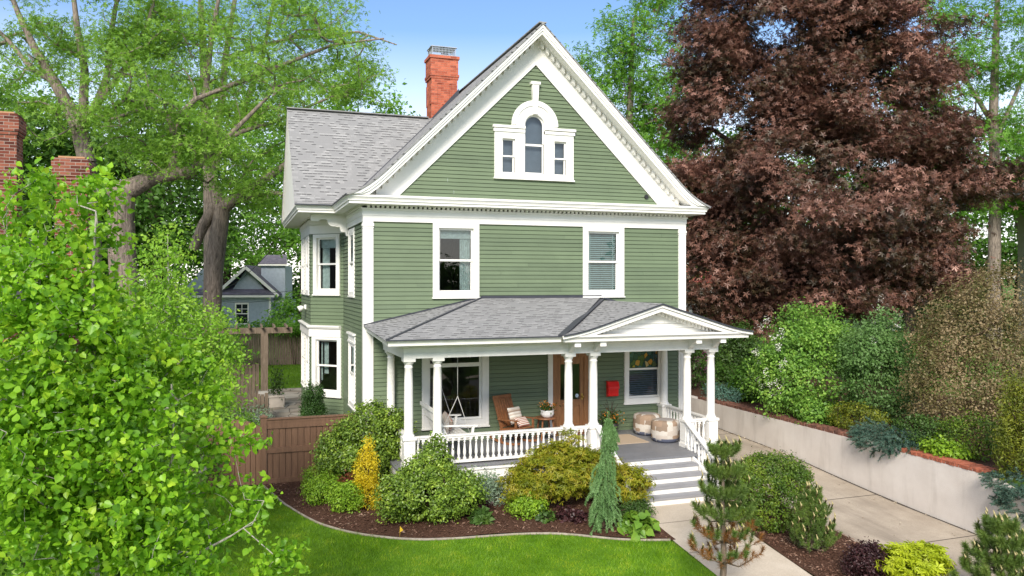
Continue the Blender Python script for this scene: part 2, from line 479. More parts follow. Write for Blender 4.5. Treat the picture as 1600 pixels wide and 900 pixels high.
# floors and partitions seen through the windows
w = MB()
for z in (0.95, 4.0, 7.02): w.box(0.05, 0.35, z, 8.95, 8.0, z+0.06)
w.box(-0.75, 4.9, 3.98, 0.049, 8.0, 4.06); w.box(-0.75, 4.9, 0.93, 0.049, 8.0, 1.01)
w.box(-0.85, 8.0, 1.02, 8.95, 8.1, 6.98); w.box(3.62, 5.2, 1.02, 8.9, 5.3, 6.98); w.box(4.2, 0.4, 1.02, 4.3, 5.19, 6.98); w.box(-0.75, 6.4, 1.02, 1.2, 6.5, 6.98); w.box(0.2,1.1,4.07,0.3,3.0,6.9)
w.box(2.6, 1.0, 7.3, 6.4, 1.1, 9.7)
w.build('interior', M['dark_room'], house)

# ---- trim on the walls
t = MB()
for x0, x1 in ((-0.045, 0.235), (8.785, 9.045)):
    t = MB(); t.box(x0+0.015, -0.04, G+0.03, x1-0.015, 0.15, ZT+0.001); t.box(x0+0.075, -0.052, G+0.6, x1-0.075, -0.0405, ZT-0.2)
    t.box(x0, -0.06, ZT-0.12, x1, 0.155, ZT-0.05); t.box(x0+0.005, -0.055, ZT-0.17, x1-0.005, 0.152, ZT-0.15)
    t.build('corner_board', M['white'], house)
wallpath = [(0,3.9),(0,0),(9,0),(9,6)]
t = MB(); sweep(t, wallpath, [(-0.05,ZT),(0.035,ZT),(0.035,6.74),(0.05,6.75),(0.05,6.86),(0.075,6.9),(0.075,6.93),(-0.05,6.93)])
bay_path = [(-BX, BY2), (-BX, BY1+BX), (-0.001, BY1+0.002)]
sweep(t, bay_path, [(-0.05,ZT-0.06),(0.035,ZT-0.06),(0.035,6.78),(0.07,6.84),(0.07,6.96),(-0.05,6.96)])
t.build('frieze', M['white'], house)
EP = [(-0.98,9.4),(-0.98,2.95),(0,2.95),(0,0),(9,0),(9,7)]
t = MB(); sweep(t, EP, [(-0.02,7.0),(0.42,7.0),(0.42,7.055),(0.45,7.065),(0.455,7.10),(0.485,7.15),(0.50,7.155),(0.50,7.20),(-0.02,7.27)])
t.box(-0.975, 2.955, 6.985, 0.06, 9.0, 7.0)
t.build('cornice', M['white'], house)
d = MB()
x = 0.06
while x < 8.98:
    d.box(x, -0.13, 6.935, x+0.065, -0.04, 6.998); x += 0.118
y = 0.05
while y < 2.7:
    d.box(-0.13, y, 6.935, -0.04, y+0.065, 6.998); y += 0.118
sweep(d, [(0,2.9),(0,0),(9,0),(9,6)], [(0.03,6.985),(0.15,6.985),(0.15,6.9985),(0.03,6.9985)])
d.build('dentil_band', M['white'], house)

# ---- front gable: rake, soffit, rake frieze, dentils
AX, AZ = 4.5, 11.80
def prof(u):
    """roof surface height at half-width u, with the flared foot"""
    if u < 4.05: return AZ - 0.98*u
    s = (u-4.05)/(5.0-4.05); z0 = AZ-0.98*4.05
    return z0 - 0.98*(u-4.05) + (0.30)*s*s
US = [0, 1.0, 2.0, 3.0, 4.05, 4.25, 4.45, 4.65, 4.85, 5.0]
dz5 = prof(5.0) - 7.21
def rz(u): return prof(u) - dz5*(max(0,u-4.05)/0.95)**1.5
fa = MB(); cr = MB(); so = MB(); rf = MB()
for sgn in (-1, 1):
    for a, b in zip(US[:-1], US[1:]):
        def strip(mb, y0, y1, top, bot, lim=7.205):
            za, zb = rz(a)-top, rz(b)-top; wa, wb = max(rz(a)-bot, lim), max(rz(b)-bot, lim)
            if za-wa < 0.004 and zb-wb < 0.004: return
            pts = [(AX+sgn*a,y0,wa),(AX+sgn*b,y0,wb),(AX+sgn*b,y0,max(zb,lim)),(AX+sgn*a,y0,max(za,lim))]
            mb.prism(pts, (0,y1-y0,0))
        strip(fa, -0.50, -0.44, 0.045, 0.285)
        strip(cr, -0.555, -0.502, 0.045, 0.13)
        strip(cr, -0.53, -0.5015, 0.13, 0.20)
        za, zb = rz(a)-0.26, rz(b)-0.26
        if zb > 7.2: so.prism([(AX+sgn*a,-0.44,za),(AX+sgn*b,-0.44,zb),(AX+sgn*b,-0.44,zb+0.03),(AX+sgn*a,-0.44,za+0.03)], (0,0.5,0))
    # rake frieze board on the wall
    fo = [(0, 11.8-0.27), (4.0, 11.8-0.27-0.98*4.0)]
    top0, topE = AZ-0.265, AZ-0.265-0.98*4.35
    bot0 = 10.835; ub = (bot0-7.2)/0.983
    rf.prism([(AX-0.02*0,-0.035,top0),(AX+sgn*4.35,-0.035,topE),(AX+sgn*4.35,-0.035,7.2),(AX+sgn*ub,-0.035,7.2),(AX,-0.035,bot0)], (0,0.05,0))
    rf.prism([(AX,-0.05,bot0+0.07),(AX+sgn*(ub+0.07),-0.05,7.2),(AX+sgn*ub,-0.05,7.2),(AX,-0.05,bot0)], (0,0.0145,0))
fa.build('rake_board', M['white'], house); cr.build('crown_moulding', M['white'], house)
so.build('soffit', M['white'], house); rf.build('rake_frieze', M['white'], house)
for sgn in (-1, 1):
    d = MB(); u = 0.10
    while u < 4.2:
        z = rz(u)-0.262; 
        d.prism([(AX+sgn*u,-0.16,z-0.135),(AX+sgn*(u+0.078),-0.16,z-0.135-0.078*0.98),(AX+sgn*(u+0.078),-0.16,z-0.078*0.98),(AX+sgn*u,-0.16,z)], (0,0.124,0)); u += 0.15
    d.build('dentil_band', M['white'], house)

# ---- roofs
r = MB()
for sgn in (-1, 1):
    for a, b in zip(US[:-1], US[1:]):
        A = [(AX+sgn*a,-0.575,rz(a)), (AX+sgn*b,-0.575,rz(b)), (AX+sgn*b,12.5,rz(b)), (AX+sgn*a,12.5,rz(a))]
        if sgn > 0: A = A
        else: A = [A[1], A[0], A[3], A[2]]
        r.quad(*A)
        r.quad((AX+sgn*a,-0.575,rz(a)-0.05), (AX+sgn*b,-0.575,rz(b)-0.05), (AX+sgn*b,-0.575,rz(b)), (AX+sgn*a,-0.575,rz(a)))
        r.quad((AX+sgn*a,-0.575,rz(a)-0.052), (AX+sgn*b,-0.575,rz(b)-0.052), (AX+sgn*b,12.5,rz(b)-0.052), (AX+sgn*a,12.5,rz(a)-0.052))
roof = r.build('roof', M['shingle'], house)
for x in (-0.51, 9.51):
    e = MB(); e.bar((x,-0.58,7.195),(x,2.4 if x < 0 else 12.0,7.195),0.03,0.03); e.build('eave_edge', M['flash'], roof)
# wing roof: ridge along X at y=5.85
WY, WZ, WX = 5.85, 10.48, -1.50
def wz(v):                                    # v from ridge
    z = WZ - 0.975*v
    if v > 2.9: z += 0.22*((v-2.9)/0.55)**2
    return z
VS = [0, 1.0, 2.0, 2.9, 3.1, 3.3, 3.45]
k7 = wz(3.45) - 7.21
def wzz(v): return wz(v) - k7*(max(0, v-2.9)/0.55)**1.3
r = MB(); fl = MB()
def xm(z): return AX-(AZ-z)/0.98 + 0.12
for sg in (-1, 1):
    for a, b in zip(VS[:-1], VS[1:]):
        A = [(WX, WY+sg*b, wzz(b)), (max(xm(wzz(b)), -0.50), WY+sg*b, wzz(b)), (max(xm(wzz(a)), -0.50), WY+sg*a, wzz(a)), (WX, WY+sg*a, wzz(a))]
        if sg > 0: A = A[::-1]
        r.quad(*A)
wroof = r.build('roof', M['shingle'], house)
e = MB(); e.bar((-1.50, 2.395, 7.20), (-0.5, 2.395, 7.20), 0.03, 0.035)
for a, b in zip(VS[:-1], VS[1:]):
    pa = Vector((max(xm(wzz(a))-0.12, -0.50), WY-a, wzz(a)+0.012)); pb = Vector((max(xm(wzz(b))-0.12, -0.50), WY-b, wzz(b)+0.012))
    e.bar(pa, pb, 0.10, 0.012)
e.build('valley_flashing', M['flash'], wroof)
e = MB(); e.bar((WX-0.01, WY, WZ+0.005), (2.95, WY, WZ+0.005), 0.26, 0.03); e.bar((AX,-0.56,AZ+0.002),(AX,12.5,AZ+0.002),0.2,0.03)
e.build('ridge_cap', M['shingle'], wroof)
# wing gable end
w = MB()
for sg in (-1, 1):
    for a, b in zip(VS[:-1], VS[1:]):
        w.prism([(WX+0.04, WY+sg*a, wzz(a)-0.02), (WX+0.04, WY+sg*b, wzz(b)-0.02), (WX+0.04, WY+sg*b, max(7.2, wzz(b)-0.40)), (WX+0.04, WY+sg*a, max(7.2, wzz(a)-0.40))], (0.05,0,0))
        w.prism([(WX+0.01, WY+sg*a, wzz(a)-0.03), (WX+0.01, WY+sg*b, wzz(b)-0.03), (WX+0.01, WY+sg*b, max(7.2, wzz(b)-0.14)), (WX+0.01, WY+sg*a, max(7.2, wzz(a)-0.14))], (0.029,0,0))
w.build('rake_board', M['white'], house)
w = MB(); w.prism([(-1.44, 2.6, 7.2), (-1.44, 9.1, 7.2), (-1.44, WY, 10.38)], (0.1,0,0)); w.build('gable_wall', M['white'], house)
# scroll bracket under the cutaway corner
b = MB()
pts = [(-1.02,6.985),(-1.02,6.80),(-0.82,6.80),(-0.74,6.86),(-0.62,6.86),(-0.5,6.74),(-0.4,6.66),(-0.24,6.64),(-0.2,6.52),(-0.08,6.50),(-0.05,6.40),(0.0,6.40),(0.0,6.985)]
b.prism([(x, 2.96, z) for x, z in pts], (0,0.14,0))
for rr, o in ((0.16,0.0),(0.11,0.012),(0.05,0.024)):
    b.lathe([(rr,0),(rr,0.012)], (-0.42, 2.955-o, 6.82), 20, Matrix.Rotation(PI/2, 4, 'X'))
b.build('bracket', M['white'], house)

# ---- chimney
c = MB()
X0, X1, Y0, Y1 = 3.22, 4.12, 6.5, 7.2
c.box(X0, Y0, 9.4, X1, Y1, 11.98)
c.box(X0-0.04, Y0-0.04, 11.98, X1+0.04, Y1+0.04, 12.06)
for i, (x0, x1) in enumerate(((X0, X0+0.2), (X0+0.36, X0+0.62), (X1-0.2, X1))): c.box(x0, Y0-0.02, 11.11, x1, Y0+0.05, 11.81)
c.box(X0, Y0-0.02, 11.81, X1, Y0+0.05, 11.979)
for y0, y1 in ((Y0, Y0+0.2), (Y1-0.2, Y1)): c.box(X0-0.02, y0, 11.11, X0+0.05, y1, 11.81)
c.box(X0-0.06, Y0-0.06, 12.06, X1+0.06, Y1+0.06, 12.14); c.box(X0-0.03, Y0-0.03, 12.14, X1+0.03, Y1+0.03, 12.66)
c.box(X0-0.07, Y0-0.07, 12.66, X1+0.07, Y1+0.07, 12.76)
ch = c.build('chimney', M['brick_orange'], roof)
k = MB(); k.box(X0+0.03, Y0+0.03, 12.78, X1-0.03, Y1-0.03, 12.81)
for x, y in ((X0+0.05,Y0+0.05),(X1-0.05,Y0+0.05),(X0+0.05,Y1-0.05),(X1-0.05,Y1-0.05)): k.box(x-0.012, y-0.012, 12.81, x+0.012, y+0.012, 13.06)
n = 16
for i in range(n+1):
    x = X0+0.05+(X1-X0-0.1)*i/n
    for y in (Y0+0.045, Y1-0.045): k.box(x-0.006, y-0.004, 12.81, x+0.006, y+0.004, 13.06)
for i in range(12):
    y = Y0+0.05+(Y1-Y0-0.1)*i/11
    for x in (X0+0.045, X1-0.045): k.box(x-0.004, y-0.006, 12.81, x+0.004, y+0.006, 13.06)
for z in (12.86,12.94,13.02): k.box(X0+0.04, Y0+0.04, z, X1-0.04, Y0+0.048, z+0.01)
k.box(X0+0.0, Y0+0.0, 13.06, X1, Y1, 13.085)
k.build('chimney_cap', M['metal'], roof)
k = MB(); k.lathe([(0.13,12.77),(0.13,12.89),(0.16,12.89),(0.10,12.96)], ((X0+X1)/2+0.1,(Y0+Y1)/2,0), 12); k.build('chimney_flue', M['black_metal'], roof)
k = MB(); k.prism([(X1+0.05,Y0-0.05,rz(AX-X1)+0.25),(X0-0.05,Y0-0.05,rz(AX-X0)+0.02),(X0-0.05,Y0-0.05,rz(AX-X0)-0.1),(X1+0.05,Y0-0.05,rz(AX-X1)-0.1)], (0,0.03,0)); k.build('chimney_flashing', M['flash'], roof)

# ---- windows
def interior_light(F, wo, x0, x1, z0, z1): pass
window(FR, 1.87, 2.79, 4.84, 6.48, inner=curtain(0.06, 0.30, 0.26))
window(FR, 6.01, 6.94, 4.84, 6.48, inner=blinds(M['blind']))
window(FR, 1.62, 3.02, 1.58, 3.40, cas=0.18, head=0.1, sill=0.17, transom=2.98)
def stained(F, wo, x0, x1, z0, z1):
    blinds(M['blind_dark'], 1.0, 0.06, False)(F, wo, x0, x1, z0, z1)
    g = MB(F); g.box(x0+0.07, 0.062, z1-0.66, x1-0.07, 0.067, z1-0.06); so_ = g.build('stained_glass', MSG, wo)
tsg = NT('stained_glass_panel'); vv = tsg.n('ShaderNodeTexVoronoi'); vv.inputs['Scale'].default_value = 7.5
tsg.l(tsg.co(), vv.inputs['Vector'])
ve = tsg.n('ShaderNodeTexVoronoi', feature='DISTANCE_TO_EDGE'); ve.inputs['Scale'].default_value = 7.5; tsg.l(tsg.co(), ve.inputs['Vector'])
sv = tsg.n('ShaderNodeSeparateColor'); tsg.l(vv.outputs['Color'], sv.inputs[0])
cc = tsg.ramp(sv.outputs[0], [(0.0,(0.03,0.10,0.11)),(0.3,(0.08,0.2,0.2)),(0.52,(0.9,0.45,0.08)),(0.60,(0.95,0.7,0.35)),(0.66,(0.12,0.18,0.05)),(0.94,(0.85,0.6,0.08))], 'CONSTANT')
cc = tsg.mix(tsg.ramp(ve.outputs['Distance'], [(0.02,(1,1,1)),(0.05,(0,0,0))]), cc, (0.01,0.01,0.01,1))
tsg.pbsdf(cc, 0.2, 0.5); MSG = tsg.m
window(FR, 7.24, 8.24, 1.90, 3.40, cas=0.14, head=0.1, sill=0.13, meet=0.53, inner=stained)
window(SD, -2.50, -1.72, 4.85, 6.42, cas=0.13, head=0.13, p=-0.037, sy=-0.06, inner=blinds(M['blind_dark'], 1.0))
window(SD, -2.48, -1.55, 1.86, 3.42, cas=0.13, head=0.05, plainhead=False, p=-0.037, sy=-0.06, inner=curtain(0.4, 0.4, 0.1))
window(CT, c0-0.36, c0+0.36, 4.86, 6.42, cas=0.13, head=0.10, inner=curtain(0.38, 0.22, 0.3))
def bayin(F, wo, x0, x1, z0, z1):
    c = MB(F); wavy(c, x0+0.1, x0+0.26, z0+0.5, z1-0.1, 0.25, 3); wavy(c, x0+0.02, x0+0.08, z0+0.3, z1-0.1, 0.2, 2); c.build('curtain', M['curtain'], wo)
window(CT, c0-0.40, c0+0.40, 1.86, 3.40, cas=0.14, head=0.07, inner=bayin)
for a, b in ((0.5,1.3),(2.2,3.0)):
    window(LF, a, b, 4.86, 6.42, cas=0.13, head=0.10, p=-0.037, sy=-0.06); window(LF, a, b, 1.86, 3.40, cas=0.14, head=0.07, p=-0.037, sy=-0.06)
t = MB(); sweep(t, [(-BX, BY2), (-BX, BY1+BX), (-0.06, BY1+0.06)], [(-0.05,3.48),(0.06,3.48),(0.06,3.70),(0.10,3.73),(0.13,3.78),(0.13,3.81),(-0.05,3.83)])
t.build('bay_cornice', M['white'], house)

# gable window in three lights under a round arch
w = MB(FR); p = -0.055
for a, b, z1 in ((3.353,3.564,8.85),(3.917,4.185,8.85),(4.745,5.02,8.85),(5.37,5.575,8.85)): w.box(a, p, 7.945, b, 0.02, z1)
w.box(3.353, p, 7.83, 5.575, 0.02, 7.945); w.box(3.33, p-0.03, 7.79, 5.60, 0.02, 7.829)
for a, b in ((3.353,4.185),(4.745,5.575)):
    w.box(a, p, 8.85, b, 0.02, 9.12); w.box(a-0.03 if a < 4 else a, p-0.03, 9.02, b if a < 4 else b+0.03, 0.02-0.001, 9.1)
    w.box(a-0.05 if a < 4 else a, p-0.06, 9.1205, b if a < 4 else b+0.05, 0.02, 9.185)
cx, cz = 4.465, 9.23
N = 28
def ring(mb, r0, r1, y0, y1, a0=0.0, a1=PI):
    for i in range(N):
        A = a0+(a1-a0)*i/N; B = a0+(a1-a0)*(i+1)/N
        mb.prism([(cx+r0*math.cos(A),y0,cz+r0*math.sin(A)),(cx+r1*math.cos(A),y0,cz+r1*math.sin(A)),(cx+r1*math.cos(B),y0,cz+r1*math.sin(B)),(cx+r0*math.cos(B),y0,cz+r0*math.sin(B))], (0,y1-y0,0))
w.box(cx-0.65, p, 9.121, cx-0.282, 0.02, 9.23); w.box(cx+0.282, p, 9.121, cx+0.65, 0.02, 9.23)
ring(w, 0.28, 0.64, p, 0.02); ring(w, 0.52, 0.655, p-0.03, p-0.001); ring(w, 0.30, 0.36, p-0.012, p-0.001)
gw = w.build('window', M['white'], house)
w = MB(FR); w.prism([(cx-0.05,-0.13,9.52),(cx+0.05,-0.13,9.52),(cx+0.095,-0.13,10.30),(cx-0.095,-0.13,10.30)], (0,0.12,0)); w.box(cx-0.13,-0.15,10.301,cx+0.13,-0.01,10.37)
w.build('keystone', M['white'], gw)
s = MB(FR); g = MB(FR)
for a, b, z0, z1 in ((3.564,3.917,7.945,8.85),(5.02,5.37,7.945,8.85)):
    zm = (z0+z1)/2; st = 0.04
    for c_, d_, y in ((zm-0.02,z1,0.02),(z0,zm+0.02,0.05)):
        s.box(a,y,c_,a+st,y+0.03,d_); s.box(b-st,y,c_,b,y+0.03,d_); s.box(a+st,y,d_-st,b-st,y+0.03,d_); s.box(a+st,y,c_,b-st,y+0.03,c_+st)
        g.quad((a+st,y+0.015,c_+st),(b-st,y+0.015,c_+st),(b-st,y+0.015,d_-st),(a+st,y+0.015,d_-st))
a, b = 4.185, 4.745
s.box(a,0.05,7.945,a+0.04,0.08,8.76); s.box(b-0.04,0.05,7.945,b,0.08,8.76); s.box(a+0.04,0.05,7.945,b-0.04,0.08,8.0); s.box(a+0.04,0.045,8.70,b-0.04,0.08,8.76)
s.box(a,0.02,8.76,a+0.04,0.049,9.23); s.box(b-0.04,0.02,8.76,b,0.049,9.23); ring(s, 0.24, 0.281, 0.02, 0.05)
g.quad((a+0.04,0.065,8.0),(b-0.04,0.065,8.0),(b-0.04,0.065,8.70),(a+0.04,0.065,8.70))
g.add([(a+0.04,0.035,8.76),(b-0.04,0.035,8.76)]+[(cx+0.241*math.cos(PI*i/20),0.035,cz+0.241*math.sin(PI*i/20)) for i in range(21)], [tuple(range(23))])
s.build('sash', M['white'], gw); g.build('pane', M['glass'], gw)
c = MB(FR); c.box(3.5,0.2,7.9,5.45,0.21,9.6); c.build('blind', M['blind_dark'], gw)
v = MB(); v.lathe([(0.06,0),(0.06,0.04)], (7.78,-0.015,7.47), 14, Matrix.Rotation(PI/2,4,'X')); v.build('vent', M['black_metal'], house)
# boarded strip in the gable
w = MB(FR); w.box(3.42,-0.028,7.27,5.5,-0.02,7.34); w.build('patch_board', M['green'], house)
# ------------------------------------------------------------------ the porch (part of the house)
PF = 1.04                                    # porch floor
BZ = 3.44                                    # underside of the beam
PY = -2.5
W = M['white_porch']
f = MB()
n = 0; x = 0.32
while x < 8.50:
    x2 = min(x+0.10, 8.50); f.box(x, -2.74, PF-0.04, x2-0.003, -0.02, PF); x = x2
f.box(5.0, -3.36, PF-0.045, 7.42, -2.741, PF-0.001)
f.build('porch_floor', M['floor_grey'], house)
a = MB()
a.box(0.36, -2.70, 0.74, 5.02, -2.60, PF-0.041); a.box(0.30, -2.735, PF-0.10, 5.0, -2.701, PF-0.0415)
a.box(0.36, -2.599, 0.74, 0.46, -0.05, PF-0.041)
a.box(0.33, -2.725, 0.70, 5.0, -2.7005, 0.76)
for x in (0.40, 1.25, 3.10, 4.30): a.box(x, -2.69, 0.15, x+0.22, -2.61, 0.739)
a.box(0.36, -2.685, 0.15, 5.0, -2.62, 0.30)
a.build('apron', W, house)
a = MB(); a.box(8.36, -2.7, 0.74, 8.46, -0.05, PF-0.041); a.box(7.45, -2.70, 0.74, 8.359, -2.60, PF-0.041); a.box(8.30, -2.69, 0.05, 8.46, -2.61, 0.739); a.build('apron', W, house)
l = MB(); x = 0.66
while x < 4.95:
    l.box(x, -2.66, 0.301, x+0.055, -2.64, 0.739); x += 0.10
y = -2.5
l.build('lattice', W, house); l = MB(); l2 = MB()
while y < -0.1:
    l.box(0.40, y, 0.2, 0.42, y+0.055, 0.739); l2.box(8.40, y, 0.0, 8.42, y+0.055, 0.739); y += 0.10
l.build('lattice', W, house); l2.build('lattice', W, house)
k = MB(); k.box(0.6, -2.3, 0.1, 8.2, -2.25, 0.95); k.build('crawl_space_shade', M['black_metal'], house)  # black sheet painted as the shade in the hollow under the porch

# steps: five risers, grey treads
SX0, SX1 = 5.02, 7.16
R_ = (PF-0.28)/5; T_ = 0.285
st = part('stairs', house)
rs = MB(); td = MB(); y = -3.33
for i in range(5):
    zt = PF - i*R_; 
    rs.box(SX0, y, zt-R_-0.02, SX1, y+0.03, zt-0.046)
    if i < 4:
        td.box(SX0-0.01, y-T_-0.025, zt-R_-0.045, SX1+0.01, y-0.001, zt-R_); y -= T_
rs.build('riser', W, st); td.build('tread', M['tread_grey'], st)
for x in (SX0-0.07, SX1+0.02):
    sg = MB(); sg.prism([(x,-3.36,PF-0.05),(x,-2.74,PF-0.05),(x,-2.74,0.2),(x,-3.36+0.1-4*T_,0.2),(x,y-0.02,0.2),(x,y-0.02,0.50)], (0.05,0,0)); sg.build('stringer', W, st)

# ---- beam, dentils, eave
b = MB()
def beam(path):
    sweep(b, path, [(-0.16,BZ),(0.13,BZ),(0.13,3.56),(0.145,3.565),(0.145,3.66),(0.17,3.69),(0.17,3.715),(-0.16,3.715)])
beam([(0.59,-0.02),(0.59,PY),(8.24,PY),(8.24,-0.02)])
b.build('porch_beam', W, house)
d = MB(); x = 0.46
while x < 3.95:
    d.box(x, PY-0.24, 3.716, x+0.055, PY-0.10, 3.775); x += 0.105
sweep(d, [(0.59,-0.02),(0.59,PY),(3.9,PY)], [(-0.1,3.7755),(0.26,3.7755),(0.26,3.80),(-0.1,3.80)])
y = -2.2
while y < -0.1:
    d.box(0.59-0.24, y, 3.716, 0.59-0.10, y+0.055, 3.775); y += 0.105
d.build('dentil_band', W, house)
EV = 3.885
ev = MB()
LZ = 0.15                                    # the side eave rises a little towards the wall
pr = [(0.0,3.801),(0.52,3.80),(0.52,3.75),(0.545,3.75),(0.55,3.80),(0.58,3.85),(0.60,3.855),(0.60,EV),(0.0,EV+0.02)]
m = len(pr); vs = [(0.59-o, PY-o, z) for o, z in pr] + [(3.97, PY-o, z) for o, z in pr]
ev.add(vs, [(k, (k+1) % m, m+(k+1) % m, m+k) for k in range(m)] + [tuple(range(m)), tuple(range(2*m-1, m-1, -1))])
vs = []
for yy, dz, dy in ((-2.5,0,1),(0.0,LZ,0)):
    for o, z in pr: vs.append((0.59-o, yy-(o if dy else 0), z+dz))
ev.add(vs, [(k, (k+1) % m, m+(k+1) % m, m+k) for k in range(m)] + [tuple(range(m)), tuple(range(2*m-1, m-1, -1))])
vs = []
for xx, mit in ((0.59,1),(0.60,0)):
    pass
ev.build('porch_eave', W, house)
c = MB(); c.box(0.62, PY+0.02, 3.55, 8.22, -0.03, 3.58); c.build('porch_ceiling', W, house)

# ---- portico pediment
PX0, PX1, PYF = 3.96, 8.98, -3.18
PXC = (PX0+PX1)/2; PAZ = 4.60; HW = (PX1-PX0)/2
def pz(u):
    z = PAZ - 0.305*u
    if u > 1.7: z += 0.075*((u-1.7)/(HW-1.7))**2
    return z
PU = [0,0.6,1.2,1.7,1.95,2.2,HW]
po = MB(); 
sweep(po, [(PX0+0.6,-0.6),(PX0+0.6,PYF+0.6),(PX1-0.6,PYF+0.6),(PX1-0.6,-0.02)],
      [(-0.3,3.765),(0.50,3.765),(0.50,3.745),(0.535,3.745),(0.54,3.80),(0.575,3.85),(0.60,3.855),(0.60,EV+0.01),(-0.3,EV+0.03)])
po.build('porch_cornice', W, house)
po = MB()
for sgn in (-1,1):
    for a_, b_ in zip(PU[:-1], PU[1:]):
        za, zb = pz(a_), pz(b_); wa, wb = max(za-0.19,3.9), max(zb-0.19,3.9)
        po.prism([(PXC+sgn*a_,PYF+0.02,wa),(PXC+sgn*b_,PYF+0.02,min(wb,zb-0.03)),(PXC+sgn*b_,PYF+0.02,zb-0.03),(PXC+sgn*a_,PYF+0.02,za-0.03)], (0,0.05,0))
        po.prism([(PXC+sgn*a_,PYF-0.02,za-0.09),(PXC+sgn*b_,PYF-0.02,zb-0.09),(PXC+sgn*b_,PYF-0.02,zb-0.03),(PXC+sgn*a_,PYF-0.02,za-0.03)], (0,0.039,0))
        if a_ < 2.1: po.prism([(PXC+sgn*a_,PYF+0.07,za-0.19),(PXC+sgn*b_,PYF+0.07,max(zb-0.19,3.87)),(PXC+sgn*b_,PYF+0.07,max(zb-0.17,3.89)),(PXC+sgn*a_,PYF+0.07,za-0.17)], (0,0.40,0))
po.build('rake_board', W, house)
ty = MB(FR); clap(ty, 3.895, pz(0)-0.16, lambda z: PXC-(pz(0)-0.15-z)/0.305, lambda z: PXC+(pz(0)-0.15-z)/0.305, (), 0.11)
for i, v_ in enumerate(ty.v): ty.v[i] = (v_[0], v_[1]+PYF+0.36, v_[2])
ty.build('tympanum', W, house)
for sgn in (-1,1):
    d = MB(); u = 0.05
    while u < 1.66:
        z = pz(u)-0.193; d.prism([(PXC+sgn*u,PYF+0.24,z-0.075),(PXC+sgn*(u+0.055),PYF+0.24,z-0.075-0.017),(PXC+sgn*(u+0.055),PYF+0.24,z-0.017),(PXC+sgn*u,PYF+0.24,z)], (0,0.1,0)); u += 0.10
    d.build('dentil_band', W, house)
# brackets under the portico
def pbracket(x):
    q = MB(); q.prism([(x-0.06,PY-0.14,3.765-0.001),(x-0.06,PY-0.52,3.765-0.001),(x-0.06,PY-0.52,3.64),(x-0.06,PY-0.42,3.64),(x-0.06,PY-0.30,3.60),(x-0.06,PY-0.24,3.52),(x-0.06,PY-0.14,3.46)], (0.12,0,0))
    q.box(x-0.075, PY-0.55, 3.625, x+0.075, PY-0.521, 3.755)
    q.build('bracket', W, house)
for x in (4.38,5.02,7.56,8.24): pbracket(x)

# ---- porch roof
r = MB()
LX = -0.02; FY = -3.115; HX, HZ = 3.0, 4.70
r.quad((LX,FY,EV), (PX0+0.05,FY,EV), (6.40,-0.0,HZ), (HX,0.0,HZ))
r.quad((LX+0.0,0.0,EV+LZ), (LX,FY,EV), (HX,0.0,HZ))
r.quad((LX,FY,EV-0.028), (PX0,FY,EV-0.028), (PX0,FY,EV), (LX,FY,EV)); r.quad((LX,0,EV+LZ-0.028),(LX,FY,EV-0.028),(LX,FY,EV),(LX,0,EV+LZ))
proof = r.build('porch_roof', M['shingle'], house)
r = MB()
for sgn in (-1,1):
    for a_, b_ in zip(PU[:-1], PU[1:]):
        bk = 0.0
        xa, xb = PXC+sgn*a_, PXC+sgn*b_
        if sgn < 0:
            ya = -0.02-(a_)/HW*3.1+0.03; yb = -0.02-(b_)/HW*3.1+0.03
            ya = min(0, ya); yb = min(0, yb); 
            r.quad((xb,PYF-0.045,pz(b_)+0.004),(xa,PYF-0.045,pz(a_)+0.004),(xa,ya,pz(a_)+0.004),(xb,yb,pz(b_)+0.004))
        else:
            r.quad((xa,PYF-0.045,pz(a_)+0.004),(xb,PYF-0.045,pz(b_)+0.004),(xb,0,pz(b_)+0.004),(xa,0,pz(a_)+0.004))
        r.quad((xa,PYF-0.045,pz(a_)-0.028),(xb,PYF-0.045,pz(b_)-0.028),(xb,PYF-0.045,pz(b_)+0.004),(xa,PYF-0.045,pz(a_)+0.004))
r.build('porch_roof', M['shingle'], house)
e = MB()
e.bar((PX0-0.02,FY-0.02,EV+0.02),(PXC-0.06,-0.02,PAZ+0.045),0.16,0.03)
e.bar((HX,-0.035,HZ+0.02),(6.40,-0.035,HZ+0.02),0.07,0.06); e.bar((LX,-0.03,EV+LZ+0.02),(HX,-0.03,HZ+0.02),0.05,0.03); e.bar((6.40,-0.035,HZ+0.0),(8.9,-0.035,pz(8.9-PXC)+0.02),0.06,0.05)
e.bar((LX,FY-0.005,EV-0.004),(PX0,FY-0.005,EV-0.004),0.014,0.024)
for sgn in (-1,1):
    for a_, b_ in zip(PU[:-1], PU[1:]): e.bar((PXC+sgn*a_,PYF-0.05,pz(a_)-0.012),(PXC+sgn*b_,PYF-0.05,pz(b_)-0.012),0.012,0.035)
e.build('roof_flashing', M['flash'], proof)
h = MB(); h.bar((LX+0.03,FY+0.03,EV+0.012),(HX,-0.03,HZ+0.012),0.07,0.02); h.build('hip_cap', M['flash'], proof)

